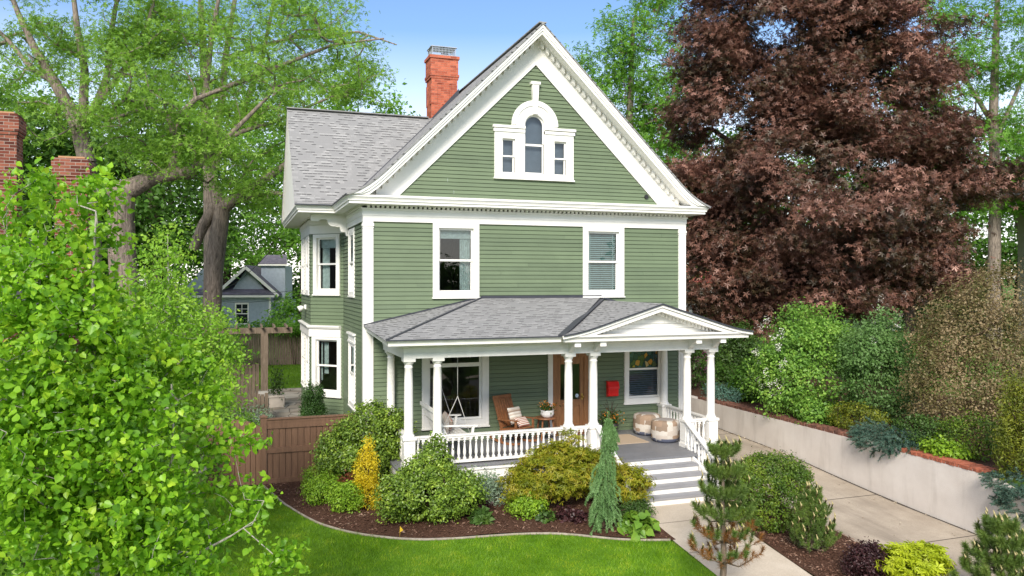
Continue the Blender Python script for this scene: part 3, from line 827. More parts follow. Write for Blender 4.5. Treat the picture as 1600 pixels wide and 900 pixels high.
# ---- columns: plinth, turned shaft, capital
def column_parts(root, half=False, low=False):
    pl = MB()
    pl.box(-0.145,-0.145,0.0,0.145,0.145,0.10); pl.box(-0.125,-0.125,0.10,0.125,0.125,0.62); pl.box(-0.15,-0.15,0.62,0.15,0.15,0.685)
    for s_ in (-1,1):
        pl.box(-0.085,s_*0.1255,0.16,0.10,s_*0.132,0.18); pl.box(-0.085,s_*0.1255,0.54,0.10,s_*0.132,0.56); pl.box(-0.085,s_*0.1255,0.18,-0.08,s_*0.132,0.54); pl.box(0.08,s_*0.1255,0.18,0.10,s_*0.132,0.54)
        pl.box(s_*0.1255,-0.10,0.16,s_*0.132,0.10,0.18); pl.box(s_*0.1255,-0.10,0.54,s_*0.132,0.10,0.56)
    pl.build('plinth', W, root, bevel=0.004)
    sh = MB(); sh.lathe([(0.13,0.686),(0.133,0.70),(0.127,0.725),(0.108,0.735),(0.106,0.76),(0.098,0.80),(0.098,1.4),(0.094,1.9),(0.084,2.18),(0.095,2.195),(0.095,2.215),(0.084,2.22),(0.084,2.26)], (0,0,0), 24)
    sh.build('shaft', W, root)
    cp = MB(); cp.lathe([(0.085,2.261),(0.097,2.27),(0.115,2.31),(0.12,2.325)], (0,0,0), 24); cp.box(-0.132,-0.132,2.326,0.132,0.132,2.399)
    cp.build('capital', W, root, bevel=0.004)
col0 = part('column', house, (0.59, PY, PF)); column_parts(col0)
for x, y in ((1.235,PY),(4.38,PY),(5.02,PY),(7.56,PY),(8.24,PY),(0.63,-0.17),(8.26,-0.17)):
    dup(col0, house, (x, y, PF))

# ---- railings with turned balusters
bm_ = MB(); bm_.box(-0.03,-0.03,0,0.03,0.03,0.05); bm_.lathe([(0.026,0.051),(0.03,0.06),(0.018,0.075),(0.030,0.11),(0.037,0.15),(0.034,0.20),(0.022,0.33),(0.018,0.39),(0.028,0.405),(0.02,0.42),(0.022,0.44)], (0,0,0), 10); bm_.box(-0.03,-0.03,0.441,0.03,0.03,0.50)
def railing(a_, b_, n_, z0a=0.10, z0b=0.10, H=0.50):
    a_ = Vector(a_); b_ = Vector(b_)
    rl = MB(); rb_ = MB()
    za = Vector((0,0,z0a)); zb = Vector((0,0,z0b))
    rb_.bar(a_+za+Vector((0,0,-0.03)), b_+zb+Vector((0,0,-0.03)), 0.07, 0.055)
    rl.bar(a_+za+Vector((0,0,H+0.02)), b_+zb+Vector((0,0,H+0.02)), 0.07, 0.04); rl.bar(a_+za+Vector((0,0,H+0.058)), b_+zb+Vector((0,0,H+0.058)), 0.11, 0.035)
    ro = part('railing', house); rl.build('top_rail', W, ro); rb_.build('bottom_rail', W, ro)
    for i in range(n_):
        q = a_ + (b_-a_)*((i+0.5)/n_); z = z0a+(z0b-z0a)*((i+0.5)/n_)
        loc = (q.x, q.y, q.z+z-0.002)
        if railing.o is None: railing.o = bm_.build('baluster', W, ro); railing.o.location = loc
        else: dup(railing.o, ro, loc)
railing.o = None
F_ = PF
railing((0.59+0.15,PY,F_),(1.235-0.15,PY,F_),3)
railing((1.235+0.15,PY,F_),(4.38-0.15,PY,F_),21)
railing((4.38+0.15,PY,F_),(5.02-0.15,PY,F_),3)
railing((7.56+0.15,PY,F_),(8.24-0.15,PY,F_),3)
railing((0.59,PY+0.15,F_),(0.63,-0.17-0.15,F_),13)
railing((8.24,PY+0.15,F_),(8.26,-0.17-0.15,F_),13)
yb_ = -3.33-4*T_-0.02
for xa, xb in ((7.44,7.24),(5.05,4.88)):
    h_ = 1.05 if xb > 6 else 0.93; hw = 0.085 if xb > 6 else 0.06
    q = MB(); q.box(xb-hw, yb_-hw, 0.2, xb+hw, yb_+hw, h_); q.box(xb-hw-0.02, yb_-hw-0.02, h_+0.001, xb+hw+0.02, yb_+hw+0.02, h_+0.05)
    if xb > 6: q.lathe([(0.06,1.101),(0.085,1.14),(0.06,1.19),(0.01,1.21)], (xb,yb_,0), 14)
    q.build('newel_post', W, house, bevel=0.004)
    railing((xa,PY-0.17,F_),(xb,yb_+0.09,F_), 9, 0.10, 0.10-5*R_+0.08)

# ---- door
FRd = MB()
FRd.box(4.85,-0.05,PF,4.98,0.02,3.42); FRd.box(6.02,-0.05,PF,6.15,0.02,3.42); FRd.box(4.98,-0.05,3.25,6.02,0.02,3.42)
dr = FRd.build('door', W, house)
q = MB()
q.box(4.98,-0.03,PF,5.10,0.05,3.249); q.box(5.90,-0.03,PF,6.02,0.05,3.249); q.box(5.10,-0.03,3.08,5.90,0.05,3.249)
q.box(5.10,0.0,PF+0.02,5.22,0.045,3.08); q.box(5.78,0.0,PF+0.02,5.90,0.045,3.08); q.box(5.22,0.0,2.90,5.78,0.045,3.08)
q.box(5.22,0.0,1.78,5.78,0.045,1.95); q.box(5.22,0.0,PF+0.02,5.78,0.045,PF+0.22); q.box(5.47,0.0,PF+0.22,5.53,0.045,1.78)
q.box(5.22,0.02,PF+0.22,5.47,0.04,1.78); q.box(5.53,0.02,PF+0.22,5.78,0.04,1.78)
q.box(5.27,0.008,PF+0.28,5.42,0.0195,1.72); q.box(5.58,0.008,PF+0.28,5.73,0.0195,1.72)
q.build('door_panel', M['door'], dr, bevel=0.006)
q = MB(); q.quad((5.22,0.02,1.95),(5.78,0.02,1.95),(5.78,0.02,2.90),(5.22,0.02,2.90)); q.build('pane', M['glass'], dr)
q = MB(); q.lathe([(0.015,0),(0.015,0.05),(0.03,0.06),(0.028,0.085),(0.0,0.09)], (5.84,0.0,2.02), 12, Matrix.Rotation(PI/2,4,'X')); q.box(5.815,-0.008,1.94,5.865,-0.0005,2.10); q.build('handle', M['brass'], dr)
q = MB(); q.lathe([(0.05,0),(0.05,0.004)], (5.70,0.012,2.05), 16, Matrix.Rotation(PI/2,4,'X')); q.build('sticker', plain('pale_blue_sticker',(0.55,0.68,0.8,1),0.4), dr)
q = MB(); q.box(5.0,-0.22,PF+0.001,6.0,-0.03,PF+0.03); q.build('threshold', M['chair_wood'], dr)

# ------------------------------------------------------------------ things on the porch
mb = thing('mailbox', (6.70,-0.02,1.98), 'bright red wall mailbox on the green clapboards beside the front door', 'mailbox')
q = MB(); q.prism([(-0.155,-0.025,0.0),(-0.155,-0.16,0.03),(-0.155,-0.17,0.30),(-0.155,-0.12,0.40),(-0.155,-0.025,0.42)], (0.31,0,0)); q.build('body', M['red'], mb, bevel=0.012)
q = MB(); q.prism([(-0.165,-0.02,0.432),(-0.165,-0.13,0.412),(-0.165,-0.185,0.29),(-0.165,-0.19,0.23),(-0.165,-0.178,0.23),(-0.165,-0.172,0.29),(-0.165,-0.122,0.403),(-0.165,-0.02,0.424)], (0.33,0,0)); q.build('lid', M['red'], mb)

# porch swing facing along the porch
sw = thing('porch_swing', (1.84,-1.45,PF+0.12), 'white slatted porch swing hanging on chains at the left end of the porch', 'porch swing')
s_ = MB(); z = 0.40
for i in range(6): s_.box(-0.30+i*0.10, -0.75, z, -0.30+i*0.10+0.08, 0.75, z+0.025)
s_.box(-0.3,-0.72,z-0.06,0.28,-0.66,z-0.001); s_.box(-0.3,0.66,z-0.06,0.28,0.72,z-0.001); s_.box(-0.3,-0.03,z-0.06,0.28,0.03,z-0.001)
s_.build('seat', W, sw)
s_ = MB()
for i in range(15):
    y = -0.72+i*0.10; s_.bar((-0.31,y,z+0.03),(-0.56,y,z+0.60),0.07,0.02,(0,1,0))
s_.bar((-0.30,-0.75,z+0.05),(-0.30,0.75,z+0.05),0.03,0.06); s_.bar((-0.57,-0.78,z+0.61),(-0.57,0.78,z+0.61),0.05,0.08); s_.bar((-0.45,-0.75,z+0.32),(-0.45,0.75,z+0.32),0.03,0.06)
s_.build('backrest', W, sw)
for y in (-0.75,0.75):
    s_ = MB(); s_.bar((-0.48,y,z+0.30),(0.36,y,z+0.27),0.09,0.03); s_.bar((0.26,y,z-0.04),(0.31,y,z+0.26),0.05,0.06,(0,1,0)); s_.lathe([(0.07,0),(0.07,0.03)], (0.37,y,z+0.255), 12)
    s_.build('armrest', W, sw)
    s_ = MB()
    for x0 in (-0.42,0.26): s_.tube([(x0,y,z+0.2 if x0 < 0 else z+0.0),(-0.06,y,1.35)], 0.008, 5)
    s_.tube([(-0.06,y,1.35),(-0.06,y,2.50)], 0.008, 5); s_.build('chain', plain('grey_chain',(0.45,0.44,0.42,1),0.5), sw)

def pillow(name, loc, rot, size, mat, label, th=0.07):
    n_ = 12; vs = []; fs = []
    for sd in (1,-1):
        for i in range(n_+1):
            for j in range(n_+1):
                u_, v_ = i/n_*2-1, j/n_*2-1
                bul = max(0, (1-u_**4)*(1-v_**4))**0.5
                pin = 1-0.06*(1-abs(u_)**2)*(abs(v_)**2) ; pin2 = 1-0.06*(1-abs(v_)**2)*(abs(u_)**2)
                vs.append((u_*size[0]/2*pin2, sd*bul*th, v_*size[1]/2*pin))
    K = (n_+1)**2
    for s2 in range(2):
        for i in range(n_):
            for j in range(n_):
                a0 = s2*K+i*(n_+1)+j; q4 = (a0, a0+n_+1, a0+n_+2, a0+1)
                fs.append(q4[::-1] if s2 == 0 else q4)
    q = MB(); q.add(vs, fs, True); o = q.build(name, mat)
    o.location = loc; o.rotation_euler = rot
    return tag(o, label, 'pillow')
def m_stripe(name, cols, scale, axis=2):
    t = NT(name); sx = t.n('ShaderNodeSeparateXYZ'); t.l(t.co(), sx.inputs[0])
    v = t.math('FRACT', t.math('MULTIPLY', sx.outputs[axis], scale))
    n_ = len(cols); c = t.ramp(v, [(i/n_, cols[i]) for i in range(n_)], 'CONSTANT')
    c = t.mix(t.ramp(t.noise(120,2), [(0.4,(0,0,0)),(0.6,(0.12,0.12,0.12))]), c, (0.2,0.2,0.2,1))
    t.pbsdf(c, 0.9, 0.1, t.bump(t.noise(200,2), 0.2, 0.003)); return t.m
beige = (0.55,0.47,0.39); tan = (0.34,0.25,0.19); crm = (0.72,0.67,0.60); rust = (0.36,0.13,0.09)
pillow('pillow', (1.60,-1.78,PF+0.78), (math.radians(0),math.radians(-24),math.radians(82)), (0.46,0.46), m_stripe('cream_pillow',[crm,crm,beige],4), 'cream scatter pillow leaning on the white porch swing', 0.08)
pillow('pillow', (1.78,-1.35,PF+0.72), (math.radians(0),math.radians(-26),math.radians(100)), (0.36,0.36), m_stripe('brown_pillow',[tan,beige,rust,beige],9), 'small brown striped pillow on the white porch swing', 0.07)

# rocking chair
rc = thing('rocking_chair', (3.72,-0.72,PF), 'brown wooden rocking chair with slatted back on the porch', 'rocking chair', math.radians(28))
wd = M['chair_wood']
s_ = MB(); 
for i in range(6): s_.bar((-0.27,-0.28+i*0.10,0.42-i*0.012),(0.27,-0.28+i*0.10,0.42-i*0.012),0.085,0.025)
s_.bar((-0.27,-0.31,0.39),(-0.27,0.25,0.33),0.04,0.06); s_.bar((0.27,-0.31,0.39),(0.27,0.25,0.33),0.04,0.06); s_.build('seat', wd, rc)
s_ = MB()
for i in range(6): s_.bar((-0.22+i*0.088,0.24,0.40),(-0.22+i*0.088,0.50,1.10),0.06,0.02,(0,1,0))
s_.bar((-0.29,0.22,0.30),(-0.29,0.52,1.12),0.045,0.05,(0,1,0)); s_.bar((0.29,0.22,0.30),(0.29,0.52,1.12),0.045,0.05,(0,1,0)); s_.bar((-0.33,0.51,1.12),(0.33,0.51,1.12),0.035,0.10); s_.bar((-0.29,0.25,0.44),(0.29,0.25,0.44),0.03,0.06)
s_.build('backrest', wd, rc)
for x in (-0.32,0.32):
    s_ = MB(); s_.bar((x,-0.36,0.63),(x,0.33,0.60),0.085,0.028); s_.build('armrest', wd, rc)
    s_ = MB(); s_.bar((x,-0.27,0.06),(x,-0.27,0.615),0.045,0.045); s_.build('leg', wd, rc)
    s_ = MB(); s_.bar((x,0.24,0.05),(x,0.24,0.40),0.045,0.045); s_.build('leg', wd, rc)
    s_ = MB(); pts = [(x, -0.45+i*0.12, 0.028+0.10*((i-4.0)/5)**2) for i in range(10)]
    for a_, b_ in zip(pts[:-1], pts[1:]): s_.bar(a_, b_, 0.04, 0.05)
    s_.build('rocker', wd, rc)
pillow('pillow', (3.72+0.00,-0.60,PF+0.68), (math.radians(-20),0,math.radians(28)), (0.44,0.44), m_stripe('grey_beige_pillow',[beige,crm,tan,beige,crm],5), 'large beige and grey striped pillow against the rocking chair back', 0.09)
pillow('pillow', (3.84,-0.80,PF+0.545), (math.radians(-42),0,math.radians(28)), (0.42,0.28), m_stripe('rust_striped_pillow',[rust,crm,rust,crm],11), 'low rust and cream striped pillow on the rocking chair seat', 0.06)

tb = thing('side_table', (4.60,-0.50,PF), 'small brown wooden side table between rocking chair and front door', 'table')
s_ = MB(); s_.lathe([(0.30,0.535),(0.31,0.545),(0.31,0.56),(0.30,0.57)], (0,0,0), 8); s_.build('tabletop', wd, tb)
for i in range(4):
    t_ = PI/4+i*PI/2; s_ = MB(); s_.bar((0.27*math.cos(t_),0.27*math.sin(t_),0),(0.19*math.cos(t_),0.19*math.sin(t_),0.535),0.035,0.035); s_.build('leg', wd, tb)
s_ = MB(); s_.box(-0.19,-0.19,0.20,0.19,0.19,0.22); s_.build('shelf', wd, tb)
pt = thing('flower_pot', (4.63,-0.52,PF+0.57), 'round white bowl planter of orange flowers on the side table', 'planter')
s_ = MB(); s_.lathe([(0.10,0),(0.15,0.03),(0.18,0.10),(0.175,0.17),(0.185,0.19),(0.17,0.19),(0.16,0.16)], (0,0,0), 20); s_.build('pot', M['ceramic'], pt)
pg = thing('flower_pot', (6.50,-0.42,PF), 'dark floor pot of orange and purple flowers below the red mailbox', 'planter')
s_ = MB(); s_.lathe([(0.13,0),(0.17,0.03),(0.20,0.26),(0.215,0.30),(0.19,0.30),(0.18,0.27)], (0,0,0), 18); s_.build('pot', plain('dark_pot',(0.05,0.045,0.05,1),0.5), pg)

# woven poufs
tp = NT('patterned_pouf'); sx = tp.n('ShaderNodeSeparateXYZ'); tp.l(tp.co('Object'), sx.inputs[0])
ang = tp.math('DIVIDE', tp.math('ARCTAN2', sx.outputs[1], sx.outputs[0]), 2*PI)
cb = tp.n('ShaderNodeCombineXYZ'); tp.l(tp.math('MULTIPLY', ang, 15.0), cb.inputs[0]); tp.l(tp.math('MULTIPLY', sx.outputs[2], 8.5), cb.inputs[1])
vh = tp.n('ShaderNodeTexVoronoi', voronoi_dimensions='2D', distance='MANHATTAN'); vh.inputs['Scale'].default_value = 1.0; vh.inputs['Randomness'].default_value = 0.25; tp.l(cb.outputs[0], vh.inputs['Vector'])
vs3 = tp.n('ShaderNodeSeparateColor'); tp.l(vh.outputs['Color'], vs3.inputs[0])
c = tp.ramp(vs3.outputs[0], [(0.0,(0.58,0.54,0.48)),(0.40,(0.33,0.235,0.165)),(0.62,(0.52,0.46,0.40)),(0.8,(0.27,0.20,0.145))], 'CONSTANT')
c = tp.mix(tp.ramp(sx.outputs[2], [(0.0,(1,1,1)),(0.105,(1,1,1)),(0.11,(0,0,0))]), c, tp.ramp(vs3.outputs[1], [(0.0,(0.10,0.115,0.17)),(0.6,(0.42,0.40,0.38))], 'CONSTANT'))
c = tp.mix(tp.ramp(sx.outputs[2], [(0.55,(0,0,0)),(0.56,(1,1,1))]), c, (0.33,0.30,0.28))
c = tp.mix(tp.ramp(tp.noise(150,2), [(0.35,(0,0,0)),(0.65,(0.25,0.25,0.25))]), c, (0.12,0.1,0.09,1))
tp.pbsdf(c, 0.95, 0.1, tp.bump(tp.noise(180,2), 0.35, 0.006))
po_ = thing('pouf', (7.40,-1.72,PF), 'nearer patterned pouf beside the right porch column plinth, grey, tan and cream', 'pouf', 0.3, 'pair of poufs on the porch')
s_ = MB(); R2 = [(0.30,0),(0.36,0.02),(0.40,0.10),(0.41,0.22),(0.41,0.40),(0.40,0.50),(0.36,0.545),(0.18,0.565),(0.001,0.57)]
s_.lathe(R2, (0,0,0), 8, None, True, True); body = s_.build('body', tp.m, po_); mo = body.modifiers.new('subdiv','SUBSURF'); mo.levels = 2; mo.render_levels = 2
p2_ = dup(po_, None, (7.42,-0.72,PF)); p2_['label'] = 'farther patterned pouf behind the other one, against the porch wall corner'; p2_.rotation_euler = (0,0,0.9)
rg = MB(); rg.box(5.25,-1.75,PF+0.001,6.9,-0.62,PF+0.012)
for i in range(40):
    y = -1.74+i*0.028; rg.box(5.21,y,PF+0.002,5.249,y+0.01,PF+0.008); rg.box(6.901,y,PF+0.002,6.94,y+0.01,PF+0.008)
tag(rg.build('rug', m_stripe('woven_rug',[(0.44,0.34,0.24),(0.50,0.41,0.31),(0.38,0.29,0.20)],9,1)), 'pale tan woven rug in front of the wooden front door', 'rug')
# security light on the bay
sl_ = thing('security_light', (-BX-0.02,6.3,4.32), 'small white twin floodlight fixed to the left face of the bay', 'floodlight')
s_ = MB(); s_.cbox(-0.03,0,0,0.06,0.14,0.14); s_.build('base', M['white'], sl_)
for y in (-0.10,0.10):
    s_ = MB(); s_.lathe([(0.03,0),(0.075,0.05),(0.085,0.17),(0.06,0.172)], (-0.08,y,0.0), 12, Matrix.Rotation(math.radians(-115),4,'Y')); s_.build('lamp_head', M['white'], sl_)
# ------------------------------------------------------------------ camera numbers (used to place far things at their real distance)
TH = math.radians(19.07); ST, CT_ = math.sin(TH), math.cos(TH)
CX, CY, CZ = -2.939, -19.627, 5.1
FPX, HYP = 1240.0, 441.0
def at(u, v, d):
    r = (u-800)/FPX*d; h = -(v-HYP)/FPX*d
    return (CX + r*CT_ + d*ST, CY - r*ST + d*CT_, CZ + h)
def px(d): return d/FPX

rng = np.random.default_rng(11)

# ------------------------------------------------------------------ foliage
def tpl(shape):
    if shape == 'diamond':
        return np.array([(0,0,0),(0.42,0.30,0.09),(1,0,-0.08),(0.42,-0.30,0.09)]), [(0,2,1),(0,3,2)]
    if shape == 'narrow':
        return np.array([(0,0,0),(0.45,0.16,0.05),(1,0,-0.12),(0.45,-0.16,0.05)]), [(0,2,1),(0,3,2)]
    if shape == 'oval':
        v = [(0,0,0),(0.25,0.24,0.05),(0.6,0.27,0.05),(1,0,-0.1),(0.6,-0.27,0.05),(0.25,-0.24,0.05)]
        return np.array(v), [(0,3,2,1),(0,5,4,3)]
    if shape == 'heart':
        v = [(0,0,0),(-0.06,0.22,0.05),(0.14,0.44,0.09),(0.45,0.43,0.07),(0.78,0.20,-0.01),(1.05,0,-0.12),(0.78,-0.20,-0.01),(0.45,-0.43,0.07),(0.14,-0.44,0.09),(-0.06,-0.22,0.05)]
        return np.array(v), [(0,5,4,3,2,1),(0,9,8,7,6,5)]
    if shape in ('clump', 'maple'):
        angs = (-62,0,62) if shape == 'clump' else (-115,-55,0,55,115)
        ln = (0.8,1,0.8) if shape == 'clump' else (0.6,0.85,1,0.85,0.6)
        v = [(0,0,0)]; f = []
        for a, L in zip(angs, ln):
            a = math.radians(a); w = 0.17
            b = len(v)
            for x, y, z in ((0.5,w,0.05),(1,0,-0.1),(0.5,-w,0.05)):
                x *= L; y *= L
                v.append((x*math.cos(a)-y*math.sin(a), x*math.sin(a)+y*math.cos(a), z))
            f += [(0,b+1,b),(0,b+2,b+1)]
        return np.array(v), f
    if shape == 'needle':
        return np.array([(0,0.5,0),(1,0,0),(0,-0.5,0)]), [(0,2,1)]

def unit(a):
    return a / np.maximum(np.linalg.norm(a, axis=1, keepdims=True), 1e-9)

def np_mesh(name, V, faces_t, nv, N, mat, parent=None, smooth=False):
    """N copies of a template with nv verts; V is (N*nv,3)"""
    me = bpy.data.meshes.new(name)
    me.vertices.add(N*nv); me.vertices.foreach_set('co', np.ascontiguousarray(V, dtype=np.float32).ravel())
    lens = np.array([len(f) for f in faces_t]); flat = np.concatenate([np.array(f) for f in faces_t])
    idx = (np.arange(N)[:,None]*nv + flat[None,:]).ravel().astype(np.int32)
    tot = np.tile(lens, N); start = np.concatenate([[0], np.cumsum(tot)[:-1]])
    me.loops.add(len(idx)); me.loops.foreach_set('vertex_index', idx)
    me.polygons.add(len(tot)); me.polygons.foreach_set('loop_start', start.astype(np.int32)); me.polygons.foreach_set('loop_total', tot.astype(np.int32))
    me.update(calc_edges=True); me.validate()
    if smooth: me.polygons.foreach_set('use_smooth', np.ones(len(tot), bool))
    me.materials.append(mat)
    o = bpy.data.objects.new(name, me); COL.objects.link(o)
    if parent is not None: o.parent = parent
    return o

def leaf_mesh(name, P, Nn, size, shape, mat, parent=None, D=None, var=0.3, width=None):
    T, F = tpl(shape); N = len(P); nv = len(T)
    Nn = unit(Nn)
    if D is None: D = rng.normal(size=(N,3)) + np.array([0,0,-0.45])
    D = unit(D - Nn*(D*Nn).sum(1, keepdims=True)); B = np.cross(Nn, D)
    s = (np.asarray(size)*(1 + var*rng.uniform(-1,1,N)))[:,None,None]
    ty = T[None,:,1:2]
    sy = s if width is None else np.full_like(s, width)
    V = P[:,None,:] + s*T[None,:,0:1]*D[:,None,:] + sy*ty*B[:,None,:] + s*T[None,:,2:3]*Nn[:,None,:]
    off = np.array(parent.location) if parent is not None else 0
    return np_mesh(name, V.reshape(-1,3) - off, F, nv, N, mat, parent)

def lump(p, seed, f):
    """cheap smooth 3-d noise in -1..1"""
    r = np.random.default_rng(seed); o = np.zeros(len(p))
    for k in range(4):
        w = r.normal(size=3)*f*(1+0.6*k); o += np.sin(p@w + r.uniform(0,6.28))/(1+0.4*k)
    return o/2.2

def cloud(ells, n, shell=0.55, rough=0.16, gap=None, seed=1, zmin=None):
    """cluster centres spread through a union of ellipsoids, thicker towards the outside, with an uneven outline"""
    ells = np.array(ells, float); vol = np.prod(ells[:,3:6], axis=1)**(0.75); pr = vol/vol.sum()
    out = []; nr = []; tries = 0
    while sum(len(a) for a in out) < n and tries < 40:
        tries += 1
        k = rng.choice(len(ells), size=n, p=pr); d = unit(rng.normal(size=(n,3)))
        r = (shell + (1-shell)*rng.uniform(0,1,n)**0.7)
        q = d*ells[k,3:6]; pos = ells[k,:3] + q*r[:,None]
        s = 1 + rough*lump(ells[k,:3] + q, seed, 1.6/ max(0.3, float(np.mean(ells[:,3:6]))**0.7))
        pos = ells[k,:3] + (pos-ells[k,:3])*s[:,None]
        keep = np.ones(n, bool)
        for e in ells:                        # drop most of those deep inside another lobe
            m = (((pos-e[:3])/e[3:6])**2).sum(1) < 0.30
            keep &= ~(m & (rng.uniform(0,1,n) < 0.7))
        if gap is not None:
            keep &= lump(pos, seed+5, gap[0]) > gap[1]
        if zmin is not None: keep &= pos[:,2] > zmin
        out.append(pos[keep]); nr.append(d[keep])
    return np.concatenate(out)[:n], np.concatenate(nr)[:n]

def tube_edges(A, B, ra, rb, seg=5):
    n = len(A); d = unit(B-A); ref = np.tile(np.array([0.3,0.9,0.2]), (n,1))
    s = unit(np.cross(d, ref)); u = np.cross(s, d)
    t = np.arange(seg)*2*PI/seg
    ring = np.cos(t)[None,:,None]*s[:,None,:] + np.sin(t)[None,:,None]*u[:,None,:]
    V = np.concatenate([A[:,None,:]+ring*ra[:,None,None], B[:,None,:]+ring*rb[:,None,None]], axis=1)
    F = [(k, (k+1) % seg, seg+(k+1) % seg, seg+k) for k in range(seg)]
    return V.reshape(-1,3), F, 2*seg, n

def skeleton(limbs, targets, r_tip=0.012, powr=0.46, wig=0.10, bend=0.25):
    """limbs: polylines (x,y,z,r). every target is joined by a curved twig to the nearest wood"""
    pos = []; par = []; fix = []
    for L in limbs:
        prev = -1
        if pos and len(L):
            dd = np.linalg.norm(np.array(pos)-np.array(L[0][:3]), axis=1); prev = int(dd.argmin()) if dd.min() < 2.5 else -1
        for a, b in zip(L[:-1], L[1:]):
            a, b = np.array(a, float), np.array(b, float); m = max(2, int(np.linalg.norm(b[:3]-a[:3])/0.5))
            for i in range(m):
                q = a+(b-a)*i/m; pos.append(q[:3]); par.append(prev); fix.append(q[3]); prev = len(pos)-1
        q = np.array(L[-1], float); pos.append(q[:3]); par.append(prev); fix.append(q[3])
    nl = len(pos); cap = nl + len(targets)*8 + 10
    X = np.zeros((cap,3)); X[:nl] = np.array(pos); n = nl
    par = par + [0]*(cap-nl); cnt = np.zeros(cap)
    d0 = np.array([np.min(np.linalg.norm(X[:nl]-t, axis=1)) for t in targets])
    tips = []
    for ti in np.argsort(d0):
        t = targets[ti]; dv = t - X[:n]; d = np.linalg.norm(dv, axis=1)
        cost = d + 0.35*np.maximum(0, -dv[:,2])          # wood prefers to come from below
        j = int(cost.argmin()); L = d[j]; m = int(min(6, max(1, round(L/0.45))))
        a = X[j].copy(); prev = j; nz = rng.normal(size=3)*wig*L
        for i in range(1, m+1):
            f = i/m; q = a+(t-a)*f + nz*math.sin(PI*f) + np.array([0,0,1])*bend*0.25*L*math.sin(PI*f)
            X[n] = q; par[n] = prev; prev = n; n += 1
        tips.append(prev)
    for k in tips:
        while k >= 0: cnt[k] += 1; k = par[k]
    rad = r_tip*np.maximum(cnt[:n],1)**powr
    for i in range(nl): rad[i] = max(fix[i], 0.004) if fix[i] > 0 else rad[i]
    e = np.array([i for i in range(n) if par[i] >= 0 and not (i < nl and False)]); pp = np.array(par[:n])[e]
    ra = np.minimum(rad[pp], rad[e]*1.35); 
    return X[pp], X[e], ra, rad[e], X[:n]

def tree(name, label, cat, base, limbs, ells, ncl, per, spread, leaf, shape, mat, bark, r_tip=0.012, flat=0.6, up=0.8, out=0.5,
         group=None, shell=0.5, rough=0.2, gap=None, seed=3, powr=0.46, seg=7, parts=('trunk','crown'), targets=None, var=0.3, D=None, zmin=None, spray=0.0):
    T = thing(name, base, label, cat, group=group)
    C, Nr = cloud(ells, ncl, shell, rough, gap, seed, zmin) if targets is None else targets
    A, B, ra, rb, X = skeleton(limbs, C, r_tip, powr)
    V, F, nv, n = tube_edges(A, B, ra, rb, seg)
    np_mesh(parts[0], V-np.array(base), F, nv, n, bark, T, True)
    N = len(C)*per; k = np.repeat(np.arange(len(C)), per)
    off = rng.normal(size=(N,3))*np.array([1,1,flat])*spread
    if spray:
        dr = unit(Nr*np.array([1,1,0.3]) + rng.normal(size=Nr.shape)*0.55 + np.array([0,0,-0.15]))[k]; tt = rng.uniform(-0.55,0.75,N)[:,None]
        off = off*(0.55+0.5*(1-np.abs(tt))) + dr*tt*spray - np.array([0,0,1.0])*(tt.clip(0,1)**2)*spray*0.35
    P = C[k] + off
    Nn = rng.normal(size=(N,3))*0.75 + np.array([0,0,up]) + Nr[k]*out
    leaf_mesh(parts[1], P, Nn, np.full(N, leaf), shape, mat, T, var=var)
    return T

def shrub(name, label, cat, base, ells, ncl, per, spread, leaf, shape, mat, bark=None, group=None, shell=0.7, rough=0.16, flat=0.8, up=0.5, out=0.9,
          seed=3, gap=None, stems=4, r_tip=0.004, part_name='foliage', var=0.35, abs_=False):
    T = thing(name, base, label, cat, group=group)
    b = np.array(base)
    E = [(e[0]+b[0], e[1]+b[1], e[2]+b[2], *e[3:]) for e in ells] if not abs_ else ells
    C, Nr = cloud(E, ncl, shell, rough, gap, seed, zmin=b[2]+0.02)
    limbs = []
    cz = np.mean([e[2] for e in E]); cx = np.mean([e[0] for e in E]); cy = np.mean([e[1] for e in E])
    for i in range(stems):
        a = i*2*PI/stems + 0.4; rr = 0.25*np.mean([e[3] for e in E])
        limbs.append([(b[0]+0.04*math.cos(a), b[1]+0.04*math.sin(a), b[2]-0.03, 0.016), (cx+rr*math.cos(a), cy+rr*math.sin(a), max(b[2]+0.12, cz-0.05), 0.011)])
    A, B, ra, rb, X = skeleton(limbs, C[::3], r_tip, 0.4)
    V, F, nv, n = tube_edges(A, B, ra, rb, 4)
    np_mesh('stem', V-b, F, nv, n, bark or M['bark_brown'], T)
    N = len(C)*per; k = np.repeat(np.arange(len(C)), per)
    P = C[k] + rng.normal(size=(N,3))*np.array([1,1,flat])*spread
    P[:,2] = np.maximum(P[:,2], b[2]+0.015)
    Nn = rng.normal(size=(N,3))*0.7 + np.array([0,0,up]) + Nr[k]*out
    leaf_mesh(part_name, P, Nn, np.full(N, leaf), shape, mat, T, var=var)
    return T

def flowers(T, ells_abs, n, per, spread, leaf, mat, name='blossom', shell=0.95, seed=2):
    C, Nr = cloud(ells_abs, n, shell, 0.1, None, seed)
    k = np.repeat(np.arange(len(C)), per)
    P = C[k] + rng.normal(size=(len(k),3))*np.array([1,1,1.3])*spread
    leaf_mesh(name, P, rng.normal(size=(len(k),3))+Nr[k], np.full(len(k), leaf), 'diamond', mat, T)

